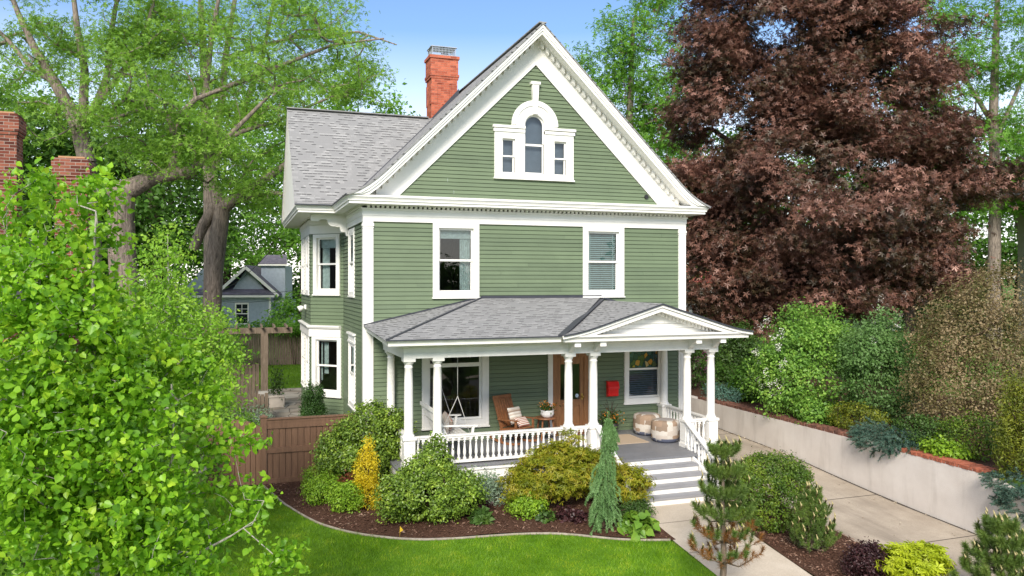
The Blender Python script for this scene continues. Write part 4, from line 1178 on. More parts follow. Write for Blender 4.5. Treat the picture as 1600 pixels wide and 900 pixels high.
def g4(*cols): return [tuple(c)+(1,) for c in cols]
M['bark_grey'] = m_bark('grey_bark', (0.075,0.062,0.052,1), (0.30,0.245,0.20,1))
M['bark_dark'] = m_bark('dark_bark', (0.02,0.016,0.013,1), (0.075,0.058,0.046,1))
M['bark_brown'] = m_bark('brown_bark', (0.04,0.026,0.018,1), (0.12,0.08,0.055,1), 8)
M['bark_pale'] = m_bark('pale_birch_bark', (0.22,0.20,0.16,1), (0.58,0.55,0.47,1), 7)
M['bark_pine'] = m_bark('pine_bark', (0.12,0.09,0.065,1), (0.28,0.215,0.16,1), 8)
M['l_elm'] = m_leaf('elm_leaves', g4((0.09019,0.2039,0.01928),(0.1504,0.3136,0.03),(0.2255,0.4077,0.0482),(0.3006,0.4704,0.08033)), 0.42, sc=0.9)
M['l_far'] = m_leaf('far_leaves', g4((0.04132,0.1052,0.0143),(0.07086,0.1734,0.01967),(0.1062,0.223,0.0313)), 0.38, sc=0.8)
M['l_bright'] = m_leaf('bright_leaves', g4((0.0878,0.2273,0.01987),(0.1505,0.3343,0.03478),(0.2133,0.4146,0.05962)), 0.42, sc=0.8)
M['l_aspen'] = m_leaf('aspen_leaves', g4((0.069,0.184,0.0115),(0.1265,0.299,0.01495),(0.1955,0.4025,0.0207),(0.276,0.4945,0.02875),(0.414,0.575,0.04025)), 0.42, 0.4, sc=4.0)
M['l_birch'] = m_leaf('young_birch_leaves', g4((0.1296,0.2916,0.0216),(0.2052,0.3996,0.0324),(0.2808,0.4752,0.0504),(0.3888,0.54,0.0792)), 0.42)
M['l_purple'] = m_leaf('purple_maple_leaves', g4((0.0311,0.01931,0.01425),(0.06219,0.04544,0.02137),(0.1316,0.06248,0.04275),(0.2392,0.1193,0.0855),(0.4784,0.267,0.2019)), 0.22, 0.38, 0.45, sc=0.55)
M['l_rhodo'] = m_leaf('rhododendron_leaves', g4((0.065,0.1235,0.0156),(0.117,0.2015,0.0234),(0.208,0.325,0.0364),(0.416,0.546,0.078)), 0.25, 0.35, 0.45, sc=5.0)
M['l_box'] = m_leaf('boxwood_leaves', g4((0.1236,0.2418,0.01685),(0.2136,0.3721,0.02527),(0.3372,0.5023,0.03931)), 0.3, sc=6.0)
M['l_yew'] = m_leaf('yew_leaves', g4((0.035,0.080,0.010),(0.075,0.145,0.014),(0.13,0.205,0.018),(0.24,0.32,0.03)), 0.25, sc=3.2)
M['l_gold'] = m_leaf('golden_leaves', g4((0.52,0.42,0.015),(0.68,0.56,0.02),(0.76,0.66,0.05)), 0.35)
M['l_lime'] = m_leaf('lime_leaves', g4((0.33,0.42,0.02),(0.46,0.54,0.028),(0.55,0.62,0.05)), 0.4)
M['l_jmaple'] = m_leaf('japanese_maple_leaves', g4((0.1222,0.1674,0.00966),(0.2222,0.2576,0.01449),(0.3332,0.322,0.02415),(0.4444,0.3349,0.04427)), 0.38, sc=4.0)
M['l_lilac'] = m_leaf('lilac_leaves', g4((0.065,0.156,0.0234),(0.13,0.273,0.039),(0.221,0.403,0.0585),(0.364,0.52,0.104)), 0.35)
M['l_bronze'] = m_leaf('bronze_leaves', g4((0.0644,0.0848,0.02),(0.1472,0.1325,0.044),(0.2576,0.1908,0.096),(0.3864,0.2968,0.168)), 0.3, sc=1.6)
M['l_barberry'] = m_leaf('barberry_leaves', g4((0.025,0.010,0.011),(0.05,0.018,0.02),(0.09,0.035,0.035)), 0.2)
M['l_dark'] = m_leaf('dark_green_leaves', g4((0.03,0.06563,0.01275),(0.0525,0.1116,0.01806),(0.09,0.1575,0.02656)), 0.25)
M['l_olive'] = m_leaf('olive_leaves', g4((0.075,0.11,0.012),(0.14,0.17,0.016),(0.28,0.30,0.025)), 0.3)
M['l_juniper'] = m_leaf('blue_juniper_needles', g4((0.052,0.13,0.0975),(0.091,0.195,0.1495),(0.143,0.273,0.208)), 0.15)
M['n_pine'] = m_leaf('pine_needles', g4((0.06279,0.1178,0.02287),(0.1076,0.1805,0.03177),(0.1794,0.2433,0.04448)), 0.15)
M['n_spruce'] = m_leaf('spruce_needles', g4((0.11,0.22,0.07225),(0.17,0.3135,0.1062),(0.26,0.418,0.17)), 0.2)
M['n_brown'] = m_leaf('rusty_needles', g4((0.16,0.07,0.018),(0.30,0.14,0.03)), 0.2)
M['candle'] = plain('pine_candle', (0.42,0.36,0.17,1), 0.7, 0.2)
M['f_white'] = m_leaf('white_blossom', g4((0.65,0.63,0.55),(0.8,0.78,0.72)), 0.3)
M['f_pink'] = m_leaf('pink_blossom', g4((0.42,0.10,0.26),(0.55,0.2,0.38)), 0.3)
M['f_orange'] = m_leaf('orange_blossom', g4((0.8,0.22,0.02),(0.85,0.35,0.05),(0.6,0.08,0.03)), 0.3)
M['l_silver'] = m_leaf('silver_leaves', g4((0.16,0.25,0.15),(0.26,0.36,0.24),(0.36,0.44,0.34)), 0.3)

# flowers in the pots
leaf_mesh('foliage', np.array([4.63,-0.52,PF+0.57+0.24])+rng.normal(size=(260,3))*np.array([0.09,0.09,0.06]), rng.normal(size=(260,3))+np.array([0,0,0.6]), np.full(260,0.06), 'oval', M['l_dark'], pt)
leaf_mesh('blossom', np.array([4.64,-0.54,PF+0.57+0.30])+rng.normal(size=(110,3))*np.array([0.11,0.10,0.05]), rng.normal(size=(110,3))+np.array([0,0,0.6]), np.full(110,0.045), 'oval', M['f_orange'], pt)
leaf_mesh('foliage', np.array([6.5,-0.42,PF+0.42])+rng.normal(size=(400,3))*np.array([0.15,0.13,0.10]), rng.normal(size=(400,3))+np.array([0,0,0.6]), np.full(400,0.07), 'oval', M['l_dark'], pg)
leaf_mesh('blossom', np.array([6.52,-0.46,PF+0.47])+rng.normal(size=(110,3))*np.array([0.15,0.13,0.08]), rng.normal(size=(110,3))+np.array([0,0,0.6]), np.full(110,0.05), 'oval', M['f_orange'], pg)
q = MB()
for i in range(7):
    a = i*0.9; q.tube([(0,0,0.3),(0.06*math.cos(a),0.06*math.sin(a),0.6),(0.22*math.cos(a),0.16*math.sin(a),0.8+0.05*(i%3))], 0.006, 4)
q.build('stem', M['bark_brown'], pg)

# ------------------------------------------------------------------ ground
def interp(x, xs, ys): return float(np.interp(x, xs, ys))
def g_yard(y): return interp(y, [-40,-16,-10,-7,-4.7,10,60], [-1.2,-0.62,-0.08,0.10,G,0.30,0.30])
def g_drive(y): return interp(y, [-40,-14,-7.2,-4.7,-2.8,-0.8,3,8,60], [-1.6,-0.72,-0.26,-0.14,0.01,0.20,0.36,0.42,0.42])
XW = 11.9
def g_up(x, y): return 1.06 + 0.012*max(0, x-12) + interp(y, [-40,-9,-7.5,60], [-1.7,-0.12,0.0,0.25])
def gz(x, y):
    if x > XW+0.1: return g_up(x, y)
    if x < 8.3: return g_yard(y)
    d = g_drive(y) - 0.03
    if x > 8.9: return d
    s = (x-8.3)/0.6; return g_yard(y)*(1-s)+d*s

def t_grass(name, a, b, sc=3.0):
    t = NT(name); n = t.noise(sc, 6, 0.7); n2 = t.noise(0.35, 3)
    c = t.ramp(n, [(0.3, a), (0.7, b)])
    c = t.mix(t.ramp(n2, [(0.4,(0,0,0)),(0.7,(0.5,0.5,0.5))]), c, tuple(x*1.2 for x in b[:3])+(1,))
    t.pbsdf(c, 0.9, 0.1, t.bump(t.noise(90, 3), 0.5, 0.02)); return t.m
M['grass'] = t_grass('lawn_grass', (0.055,0.125,0.009,1), (0.10,0.205,0.014,1))
M['grass_far'] = t_grass('rough_grass', (0.06,0.12,0.018,1), (0.10,0.17,0.028,1), 0.8)
t = NT('concrete_walk'); n = t.noise(2.0, 6, 0.65); n2 = t.noise(45, 3)
c = t.ramp(n, [(0.3,(0.47,0.40,0.31)),(0.7,(0.58,0.505,0.41))]); c = t.mix(t.ramp(n2, [(0.35,(0.3,0.3,0.3)),(0.65,(0,0,0))]), c, (0.25,0.21,0.17,1))
t.pbsdf(c, 0.85, 0.2, t.bump(n2, 0.2, 0.004)); M['walk'] = t.m
t = NT('concrete_drive'); n = t.noise(0.9, 7, 0.7); n2 = t.noise(60, 3); n3 = t.noise(0.5, 5, 0.6, t.mapv(t.co(), (3,0.5,1)))
c = t.ramp(n, [(0.3,(0.33,0.275,0.215)),(0.7,(0.49,0.42,0.335))]); c = t.mix(t.ramp(n3, [(0.48,(0,0,0)),(0.70,(0.75,0.75,0.75))]), c, (0.20,0.165,0.13,1))
c = t.mix(t.ramp(n2, [(0.35,(0.35,0.35,0.35)),(0.6,(0,0,0))]), c, (0.17,0.145,0.12,1))
t.pbsdf(c, 0.85, 0.2, t.bump(n2, 0.3, 0.005)); M['drive'] = t.m
t = NT('bark_mulch'); n = t.noise(24, 5, 0.75, dist=0.8); n2 = t.noise(2, 4)
c = t.ramp(n, [(0.3,(0.035,0.018,0.012)),(0.55,(0.10,0.052,0.034)),(0.75,(0.20,0.115,0.08))]); t.pbsdf(c, 0.95, 0.1, t.bump(n, 1.0, 0.03)); M['mulch'] = t.m
t = NT('stucco'); n = t.noise(1.2, 6, 0.65); n2 = t.noise(70, 3); n3 = t.noise(0.8, 5, 0.7, t.mapv(t.co(), (1,2.2,0.35)))
c = t.ramp(n, [(0.3,(0.58,0.525,0.475)),(0.7,(0.69,0.64,0.59))]); c = t.mix(t.ramp(n3, [(0.52,(0,0,0)),(0.75,(0.5,0.5,0.5))]), c, (0.33,0.29,0.25,1))
t.pbsdf(c, 0.92, 0.1, t.bump(t.math('ADD', n2, t.math('MULTIPLY', n, 0.6)), 0.5, 0.012)); M['stucco'] = t.m
t = NT('flagstone'); vo = t.n('ShaderNodeTexVoronoi'); vo.inputs['Scale'].default_value = 1.5; t.l(t.co(), vo.inputs['Vector']); ve = t.n('ShaderNodeTexVoronoi', feature='DISTANCE_TO_EDGE'); ve.inputs['Scale'].default_value = 1.5; t.l(t.co(), ve.inputs['Vector'])
s3 = t.n('ShaderNodeSeparateColor'); t.l(vo.outputs['Color'], s3.inputs[0])
c = t.ramp(s3.outputs[0], [(0.0,(0.20,0.165,0.125)),(0.5,(0.29,0.25,0.20)),(1.0,(0.36,0.33,0.28))]); c = t.mix(t.ramp(ve.outputs['Distance'], [(0.01,(1,1,1)),(0.04,(0,0,0))]), c, (0.10,0.09,0.075)); c = t.mix(t.ramp(t.noise(6,5,0.7), [(0.4,(0,0,0)),(0.8,(0.5,0.5,0.5))]), c, (0.14,0.12,0.10))
t.pbsdf(c, 0.85, 0.2, t.bump(t.noise(30,4), 0.3, 0.01)); M['stone'] = t.m
M['gravel'] = plain('grey_gravel', (0.20,0.195,0.19,1), 0.9, 0.6, 40, 0.8)

def sheet(name, xs, ys, zf, mat, kind='structure'):
    q = MB(); nx, ny = len(xs), len(ys)
    q.v = [(x, y, zf(x, y)) for y in ys for x in xs]
    for j in range(ny-1):
        for i in range(nx-1):
            q.f.append((j*nx+i, j*nx+i+1, (j+1)*nx+i+1, (j+1)*nx+i)); q.s.append(True)
    o = q.build(name, mat); o['kind'] = kind; return o
xs = [-500,-200,-100,-60,-40,-30,-20,-14,-10,-6,-3,0,3,5,7,8.29,8.31,8.6,8.89,8.91,10,11,XW+0.06,XW+0.12,13,15,18,22,30,45,70,120,250,500]
ys = [-300,-100,-60,-40,-30,-24,-20,-16,-14,-12,-10,-9,-8,-7.5,-7,-6,-5,-4.7,-4,-2.8,-1.8,-0.8,1,3,5,8,12,20,30,45,60,90,150,300,600]
sheet('ground', xs, ys, lambda x, y: gz(x, y)-0.012, M['grass_far'])

def strip_x(name, xs, y0f, y1f, zf, mat, step=0.25, lift=0.0, kind='structure'):
    """sheet between two curves y0(x), y1(x)"""
    q = MB(); n = 24
    for i, x in enumerate(xs):
        a, b = y0f(x), y1f(x)
        for j in range(n+1):
            y = a+(b-a)*j/n; q.v.append((x, y, zf(x, y)+lift))
    for i in range(len(xs)-1):
        for j in range(n):
            k = i*(n+1)+j; q.f.append((k, k+n+1, k+n+2, k+1)); q.s.append(True)
    o = q.build(name, mat); o['kind'] = kind; return o
def strip_y(name, ys, x0f, x1f, zf, mat, lift=0.0, kind='structure', n=10):
    q = MB()
    for y in ys:
        a, b = x0f(y), x1f(y)
        for j in range(n+1):
            x = a+(b-a)*j/n; q.v.append((x, y, zf(x, y)+lift))
    for i in range(len(ys)-1):
        for j in range(n):
            k = i*(n+1)+j; q.f.append((k, k+1, k+n+2, k+n+1)); q.s.append(True)
    o = q.build(name, mat); o['kind'] = kind; return o
EX = [-2.36,-2.03,-1.66,-1.18,-0.55,0.11,0.80,1.55,2.32,3.04,3.56,4.07,4.90]
EY = [0.0,-1.52,-2.88,-3.83,-4.54,-4.92,-5.08,-5.14,-5.22,-5.42,-5.75,-6.06,-6.28]
def edge_y(x):
    i = np.searchsorted(EX, x); return interp(x, EX, EY)
def smooth_edge(x):
    return sum(edge_y(x+d)*w for d, w in ((-0.3,0.2),(-0.15,0.25),(0,0.1),(0.15,0.25),(0.3,0.2))) if -1.9 < x < 4.5 else edge_y(x)
def walk_l(y): return interp(y, [-14,-9,-8.1,-7.3,-6.3,-5.4,-4.6], [4.6,4.80,4.83,4.88,4.93,5.0,5.07])
def walk_r(y): return interp(y, [-14,-8.8,-6.3,-5,-4.6], [6.2,6.40,6.62,6.95,7.1])
lx = [-16,-12,-9,-7,-5,-4,-3.2]+[EX[0]+i*(4.86-EX[0])/70 for i in range(71)]
strip_x('lawn', lx, lambda x: -14.6, lambda x: (0.25 if x < -2.36 else smooth_edge(x)), lambda x, y: gz(x, y)+0.006, M['grass'])
sheet('walkway', [0,1], [0,1], lambda x, y: -5, M['walk']) if False else None
strip_y('walkway', [-14+i*0.4 for i in range(24)]+[-4.45], walk_l, walk_r, lambda x, y: g_yard(y)+0.014, M['walk'])
q = MB()
for y in (-5.45,-6.9,-8.45,-10.0):
    q.add([(walk_l(y),y-0.008,g_yard(y)+0.0185),(walk_r(y),y-0.008,g_yard(y)+0.0185),(walk_r(y),y+0.008,g_yard(y)+0.0185),(walk_l(y),y+0.008,g_yard(y)+0.0185)],[(0,1,2,3)])
tag(q.build('walkway_joint', plain('joint',(0.16,0.13,0.11,1),0.9)), kind='structure')
sheet('sidewalk', [-60,-20,0,20,60], [-16.2,-15.4,-14.61], lambda x, y: g_yard(y)+0.01, M['walk'])
M['asphalt'] = plain('asphalt', (0.10,0.098,0.095,1), 0.9, 0.2, 30, 0.3)
sheet('road', [-120,-60,-20,0,20,60,120], [-27,-24,-21,-17.8], lambda x, y: g_yard(y)+0.012, M['asphalt'])
sheet('sidewalk', [-60,-20,0,20,60], [-30.5,-29.5,-28.6], lambda x, y: g_yard(y)+0.01, M['walk'])
def mound(x, y):
    return gz(x, y) + 0.012 + 0.03*math.sin(x*2.1+y)*math.sin(y*1.7) + 0.035
strip_x('mulch_bed', [EX[0]+i*(5.0-EX[0])/90 for i in range(91)], smooth_edge, lambda x: (1.0 if x < 0.0 else -2.4), mound, M['mulch'])
strip_y('mulch_bed', [-14+i*0.2 for i in range(66)]+[-0.8], lambda y: walk_r(y) if y < -4.6 else 7.1, lambda y: 8.75, lambda x, y: gz(x, y)+0.03+0.025*math.sin(x*3+y*2)*math.sin(y*1.3), M['mulch'])
strip_y('driveway', [-16+i*0.5 for i in range(60)], lambda y: 8.72, lambda y: XW+0.05, lambda x, y: g_drive(y)+0.0 if x > 8.9 else g_drive(y), M['drive'], n=12)
q = MB()
def joint(x0, y0, x1, y1, wd=0.012):
    n_ = 14; 
    for i in range(n_):
        a = (x0+(x1-x0)*i/n_, y0+(y1-y0)*i/n_); b = (x0+(x1-x0)*(i+1)/n_, y0+(y1-y0)*(i+1)/n_)
        dx, dy = x1-x0, y1-y0; L = math.hypot(dx, dy); nx_, ny_ = -dy/L*wd, dx/L*wd
        q.add([(a[0]-nx_,a[1]-ny_,g_drive(a[1]-ny_)+0.005),(b[0]-nx_,b[1]-ny_,g_drive(b[1]-ny_)+0.005),(b[0]+nx_,b[1]+ny_,g_drive(b[1]+ny_)+0.005),(a[0]+nx_,a[1]+ny_,g_drive(a[1]+ny_)+0.005)],[(0,1,2,3)])
for y in (-7.0,-4.2,-1.2,1.8): joint(8.74,y,XW-0.05,y+0.02)
joint(XW-0.04,-14,XW-0.04,6,0.03)
tag(q.build('driveway_joint', plain('drive_joint',(0.07,0.06,0.05,1),0.95)), kind='structure')
q = MB()
for i in range(36):
    y = -11.2+i*0.22; q.prism([(8.66,y,g_drive(y)-0.1),(8.715,y,g_drive(y)-0.1),(8.715,y,g_drive(y)+0.035),(8.66,y,g_drive(y)+0.035)], (0,0.214,-0.010))
tag(q.build('drive_edging', plain('drive_kerb',(0.36,0.28,0.22,1),0.9)), 'low pale concrete edging between mulch bed and driveway', 'edging')
# lawn edging
q = MB(); pts = [(EX[0]+i*(4.88-EX[0])/120) for i in range(121)]; P3 = [(x, smooth_edge(x), gz(x, smooth_edge(x))+0.02) for x in pts]
q.tube(P3, 0.027, 6); tag(q.build('lawn_edging', plain('edging_concrete',(0.30,0.26,0.21,1),0.9,0.2)), 'curved grey stone edging between lawn and mulch bed', 'edging')
# mulch chips
n = 15000
xx = np.concatenate([rng.uniform(-2.3,4.9,n), rng.uniform(6.3,8.7,n//2)]); yy = np.concatenate([rng.uniform(-6.2,0.8,n), rng.uniform(-11,-4,n//2)])
ok = np.array([(smooth_edge(x)+0.05 < y < (0.8 if x < 0 else -2.5)) if x < 5 else x > walk_r(y)+0.03 for x, y in zip(xx, yy)])
xx, yy = xx[ok], yy[ok]; P = np.stack([xx, yy, np.array([mound(x,y) if x < 5 else gz(x,y)+0.04 for x, y in zip(xx,yy)])+rng.uniform(-0.01,0.03,len(xx))], 1)
D = rng.normal(size=(len(P),3))*np.array([1,1,0.25])
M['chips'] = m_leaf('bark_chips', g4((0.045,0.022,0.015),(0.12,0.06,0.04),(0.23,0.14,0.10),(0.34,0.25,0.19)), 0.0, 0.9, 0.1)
tag(leaf_mesh('mulch_chips', P, rng.normal(size=(len(P),3))*0.5+np.array([0,0,1.0]), np.full(len(P),0.055), 'narrow', M['chips'], None, D, 0.6), 'brown bark chips scattered over the mulch beds', 'mulch', kind='stuff')
# lawn blades
n = 150000
xx = rng.uniform(-3.6,4.9,n); yy = rng.uniform(-11.0,0,n)
sm = np.interp(xx, pts, [smooth_edge(x) for x in pts]); wl = np.interp(yy, [-14,-9,-8.1,-7.3,-6.3,-5.4,-4.6], [4.6,4.80,4.83,4.88,4.93,5.0,5.07])
ok = (yy < np.where(xx < -2.36, 0.2, sm)-0.02) & (xx < wl); xx, yy = xx[ok], yy[ok]
zz = np.interp(yy, [-40,-16,-10,-7,-4.7,10,60], [-1.2,-0.62,-0.08,0.10,G,0.30,0.30])
lay = lump(np.stack([xx,yy*1.6,zz*0],1), 77, 2.2)[:,None]
D = rng.normal(size=(len(xx),3))*np.array([0.5,0.5,0]) + np.array([0,0,1.0]) + lay*np.array([0.5,0.7,0]); D = unit(D)
Nn = np.cross(D, rng.normal(size=(len(xx),3)))
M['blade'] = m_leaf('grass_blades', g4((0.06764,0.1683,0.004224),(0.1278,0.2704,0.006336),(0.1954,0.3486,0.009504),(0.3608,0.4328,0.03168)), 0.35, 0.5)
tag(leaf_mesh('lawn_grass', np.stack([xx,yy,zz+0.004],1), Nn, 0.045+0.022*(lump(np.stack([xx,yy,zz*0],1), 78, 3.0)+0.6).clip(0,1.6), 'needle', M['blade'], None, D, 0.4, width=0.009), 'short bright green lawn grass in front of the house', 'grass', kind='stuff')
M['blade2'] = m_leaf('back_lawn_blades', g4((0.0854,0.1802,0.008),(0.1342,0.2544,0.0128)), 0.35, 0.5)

# ------------------------------------------------------------------ retaining wall with brick coping
rw = thing('retaining_wall', (XW,-2,0.0), 'long pale stucco retaining wall with brick coping along the driveway', 'wall')
q = MB()
WT = lambda y: interp(y, [-14,-9.5,-8.3,-7.6,-7.2,-3.5,12], [-0.1,0.35,0.72,0.95,1.06,1.10,1.13])
yy_ = [-14,-12,-10.5,-9.5,-9,-8.6,-8.3,-8,-7.8,-7.6,-7.4,-7.2,-6,-4.5,-3.5,-2,0,2,4,6,9,12]
for a, b in zip(yy_[:-1], yy_[1:]):
    q.prism([(0,a+2,-1.2),(0.30,a+2,-1.2),(0.30,a+2,WT(a)),(0,a+2,WT(a))], (0,b-a,0))
    for i in (-1,-2,-3,-4,-5,-6,-7,-8): pass
q.v = []; q.f = []; q.s = []
vs = []
for y in yy_: vs += [(0,y+2,-1.2),(0,y+2,WT(y)),(0.30,y+2,WT(y)),(0.30,y+2,-1.2)]
fs = []
for i in range(len(yy_)-1):
    for k in range(3): fs.append((i*4+k, i*4+k+1, (i+1)*4+k+1, (i+1)*4+k))
fs += [(0,3,2,1), tuple(len(vs)-4+k for k in (0,1,2,3))]
q.add(vs, fs); q.build('wall', M['stucco'], rw)
for nm, y0, y1, mt, dx in (('coping',-7.15,-4.85,'coping',-0.01),('coping',-3.45,3.9,'coping_dark',0.02)):
    q = MB(); y = y0
    while y < y1:
        h = 0.06+0.008*math.sin(y*37); j = 0.008*math.sin(y*91)
        q.box(dx+0.0+j, y+2, WT(y)+0.003, dx+0.215+j, y+2+0.066, WT(y)+h+0.02); q.box(dx+0.231-j, y+2+0.004, WT(y)+0.003, dx+0.42-j, y+2+0.068, WT(y)+h+0.02); y += 0.086
    q.build(nm, M[mt], rw)
    q = MB(); q.box(dx+0.014, y0+2, WT(y0)-0.02, dx+0.40, y1+2, WT(y0)+0.055); q.build('mortar', plain('mortar',(0.42,0.36,0.31,1),0.95), rw)
tag(sheet('soil', [XW+0.28,12.6,13.5,15,17,20], [-14,-11,-9.5,-8.5,-8,-7.5,-7,-5,-3,-1,1,3,6,9,12], lambda x, y: min(g_up(x,y), WT(y)+0.03)+0.02 if x < 12.3 else g_up(x,y)+0.015, M['mulch']), kind='structure')

# ------------------------------------------------------------------ brown fence with arched gate
fn = thing('garden_fence', (-2.36,0.1,G), 'brown stained board fence panel running from the gate to the house', 'fence')
q = MB(); q.box(-0.07,-0.07,-0.1,0.07,0.07,1.63); q.box(-0.09,-0.09,1.631,0.09,0.09,1.66); q.lathe([(0.075,1.661),(0.03,1.70),(0.001,1.705)],(0,0,0),4,Matrix.Rotation(PI/4,4,'Z'),False); q.build('post', M['fence'], fn)
q = MB(); q.box(2.05,-0.07,-0.1,2.19,0.07,1.60); q.build('post', M['fence'], fn)
q = MB(); x = 0.075
while x < 2.04:
    q.box(x, -0.017+0.006*math.sin(x*53), 0.02, min(x+0.132,2.05), 0.012, 1.50); x += 0.144
q.box(0.074, 0.0125, 0.02, 2.05, 0.024, 1.495); q.build('boards', M['fence'], fn)
q = MB(); q.box(0.071,-0.05,1.50,2.05,0.05,1.57); q.box(0.071,-0.075,1.571,2.05,0.075,1.60); q.box(0.071,-0.045,1.36,2.05,-0.016,1.499); q.box(0.071,-0.05,0.78,2.05,-0.0165,0.91); q.box(0.071,-0.05,0.03,2.05,-0.0165,0.17); q.build('rail', M['fence'], fn)
gt = thing('garden_gate', (-3.47,0.35,G), 'brown stained board gate with arched top beside the fence', 'gate', math.radians(-13))
q = MB(); x = 0.0; k = 0
while x < 1.00:
    u_ = (x+0.055-0.52)/0.52; top = 1.42+0.17*(1-u_*u_); u0 = (x-0.52)/0.52; u1 = (x+0.114-0.52)/0.52
    z0_, z1_ = 1.42+0.17*(1-u0*u0), 1.42+0.17*(1-min(1,u1*u1)); q.prism([(x,-0.015,0.04),(x+0.110,-0.015,0.04),(x+0.110,-0.015,z1_),(x,-0.015,z0_)], (0,0.027,0)); x += 0.121
q.box(0.005, 0.0125, 0.05, 1.08, 0.0128+0.004, 1.41)
q.build('boards', M['fence'], gt)
q = MB(); q.box(0,0.018,0.25,1.06,0.05,0.38); q.box(0,0.018,1.1,1.06,0.05,1.23); q.build('rail', M['fence'], gt)
q = MB(); q.box(0.98,-0.03,0.80,1.02,-0.016,1.0); q.box(0.985,-0.06,0.88,1.005,-0.031,0.98); q.build('latch', M['black_metal'], gt)
q = MB(); q.box(-0.14,-0.07,-0.1,-0.01,0.07,1.6); q.build('post', M['fence'], gt)
# ------------------------------------------------------------------ front garden plants
def GZ(x, y): return mound(x, y) if x < 5 else gz(x, y)+0.03
def at_ground(x, y): return (x, y, GZ(x, y))

shrub('rhododendron', 'large rounded rhododendron bush in front of the brown fence, left of the porch', 'bush', at_ground(-0.15,-1.15),
      [(0.0,0,0.95,0.95,0.85,0.72),(0.15,0.1,1.45,0.62,0.6,0.5),(0.55,0.0,1.2,0.55,0.6,0.6),(-0.55,0.0,0.85,0.6,0.6,0.55),(0.75,0.1,0.7,0.5,0.5,0.5)], 440, 52, 0.085, 0.062, 'oval', M['l_rhodo'], seed=3)
shrub('rhododendron', 'rounded rhododendron bush covering the left corner of the porch railing', 'bush', at_ground(0.72,-3.95),
      [(0.0,0,0.50,0.92,0.72,0.50),(-0.05,0.1,0.92,0.5,0.48,0.36),(0.15,0.15,1.15,0.32,0.3,0.32),(0.6,0.0,0.58,0.5,0.5,0.38),(-0.6,0.05,0.52,0.5,0.5,0.42),(0.12,0.2,1.42,0.18,0.16,0.22)], 440, 52, 0.08, 0.058, 'oval', M['l_rhodo'], seed=9)
shrub('golden_arborvitae', 'narrow golden yellow conifer between two rhododendrons', 'shrub', at_ground(-0.36,-2.75),
      [(0,0,0.35,0.28,0.26,0.36),(0,0,0.75,0.23,0.22,0.38),(0.02,0,1.10,0.14,0.14,0.28),(0.03,0,1.32,0.07,0.07,0.16)], 200, 26, 0.05, 0.055, 'narrow', M['l_gold'], flat=1.5, up=0.2, seed=4)
shrub('boxwood', 'small round boxwood at the left end of the mulch bed below the fence', 'shrub', at_ground(-1.25,-2.05),
      [(0,0,0.26,0.40,0.38,0.27),(0.15,0,0.36,0.28,0.28,0.2)], 150, 26, 0.06, 0.045, 'oval', M['l_box'], seed=5)
shrub('boxwood', 'small bright boxwood in the mulch left of the golden conifer', 'shrub', at_ground(-0.80,-2.85),
      [(0,0,0.25,0.36,0.34,0.28),(0.1,0,0.35,0.25,0.25,0.2)], 140, 26, 0.055, 0.045, 'oval', M['l_box'], seed=6)
shrub('boxwood', 'dark low boxwood behind the two small ones, against the fence', 'shrub', at_ground(-1.05,-0.95),
      [(0,0,0.30,0.48,0.4,0.32)], 150, 26, 0.06, 0.045, 'oval', M['l_box'], seed=7)
shrub('boxwood', 'low rounded boxwood in front of the Japanese maple', 'shrub', at_ground(2.72,-4.25),
      [(0,0,0.22,0.42,0.36,0.24),(0.05,0,0.30,0.3,0.28,0.18)], 170, 26, 0.055, 0.045, 'oval', M['l_box'], seed=8)
shrub('barberry', 'small rusty red barberry in the shade behind the boxwoods', 'shrub', at_ground(-0.62,-2.2),
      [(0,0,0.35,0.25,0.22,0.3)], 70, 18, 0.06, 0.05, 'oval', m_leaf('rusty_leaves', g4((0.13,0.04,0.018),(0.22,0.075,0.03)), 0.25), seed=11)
shrub('japanese_maple', 'wide mounded Japanese maple with yellow and bronze leaves in front of the railing', 'shrub', at_ground(3.45,-3.90),
      [(0,0,0.72,0.95,0.75,0.48),(-0.6,0,0.55,0.55,0.5,0.36),(0.6,0.0,0.78,0.75,0.6,0.42),(0.15,0.1,1.05,0.55,0.5,0.28),(1.15,0.0,0.55,0.60,0.5,0.42),(1.40,-0.35,0.55,0.42,0.4,0.34),(1.50,-0.70,0.50,0.32,0.3,0.36),(0.42,0.1,1.42,0.2,0.2,0.18)], 460, 30, 0.095, 0.082, 'clump', M['l_jmaple'], flat=0.45, up=1.0, seed=12, stems=6)
shrub('lavender', 'pale silvery green clump of perennials by the porch lattice', 'plant', at_ground(2.15,-3.2),
      [(0,0,0.25,0.42,0.30,0.28)], 110, 22, 0.07, 0.09, 'narrow', M['l_silver'], flat=1.6, up=0.1, seed=13)
shrub('barberry', 'dark purple low barberry beside the pale perennials', 'shrub', at_ground(1.72,-3.85),
      [(0,0,0.14,0.30,0.25,0.16)], 60, 20, 0.05, 0.045, 'oval', M['l_barberry'], seed=14)
shrub('grass_tuft', 'tuft of dark green grass in the mulch near the lawn edge', 'plant', at_ground(1.62,-4.55),
      [(0,0,0.08,0.12,0.12,0.10)], 40, 14, 0.03, 0.14, 'needle', M['l_dark'], flat=1.5, up=0.0, seed=15)
shrub('juniper', 'low dark green juniper spreading beside the steps', 'shrub', at_ground(4.62,-5.15),
      [(0,0,0.12,0.50,0.35,0.16),(0.2,0,0.2,0.3,0.25,0.12)], 130, 24, 0.06, 0.06, 'narrow', M['l_dark'], flat=0.5, seed=16)
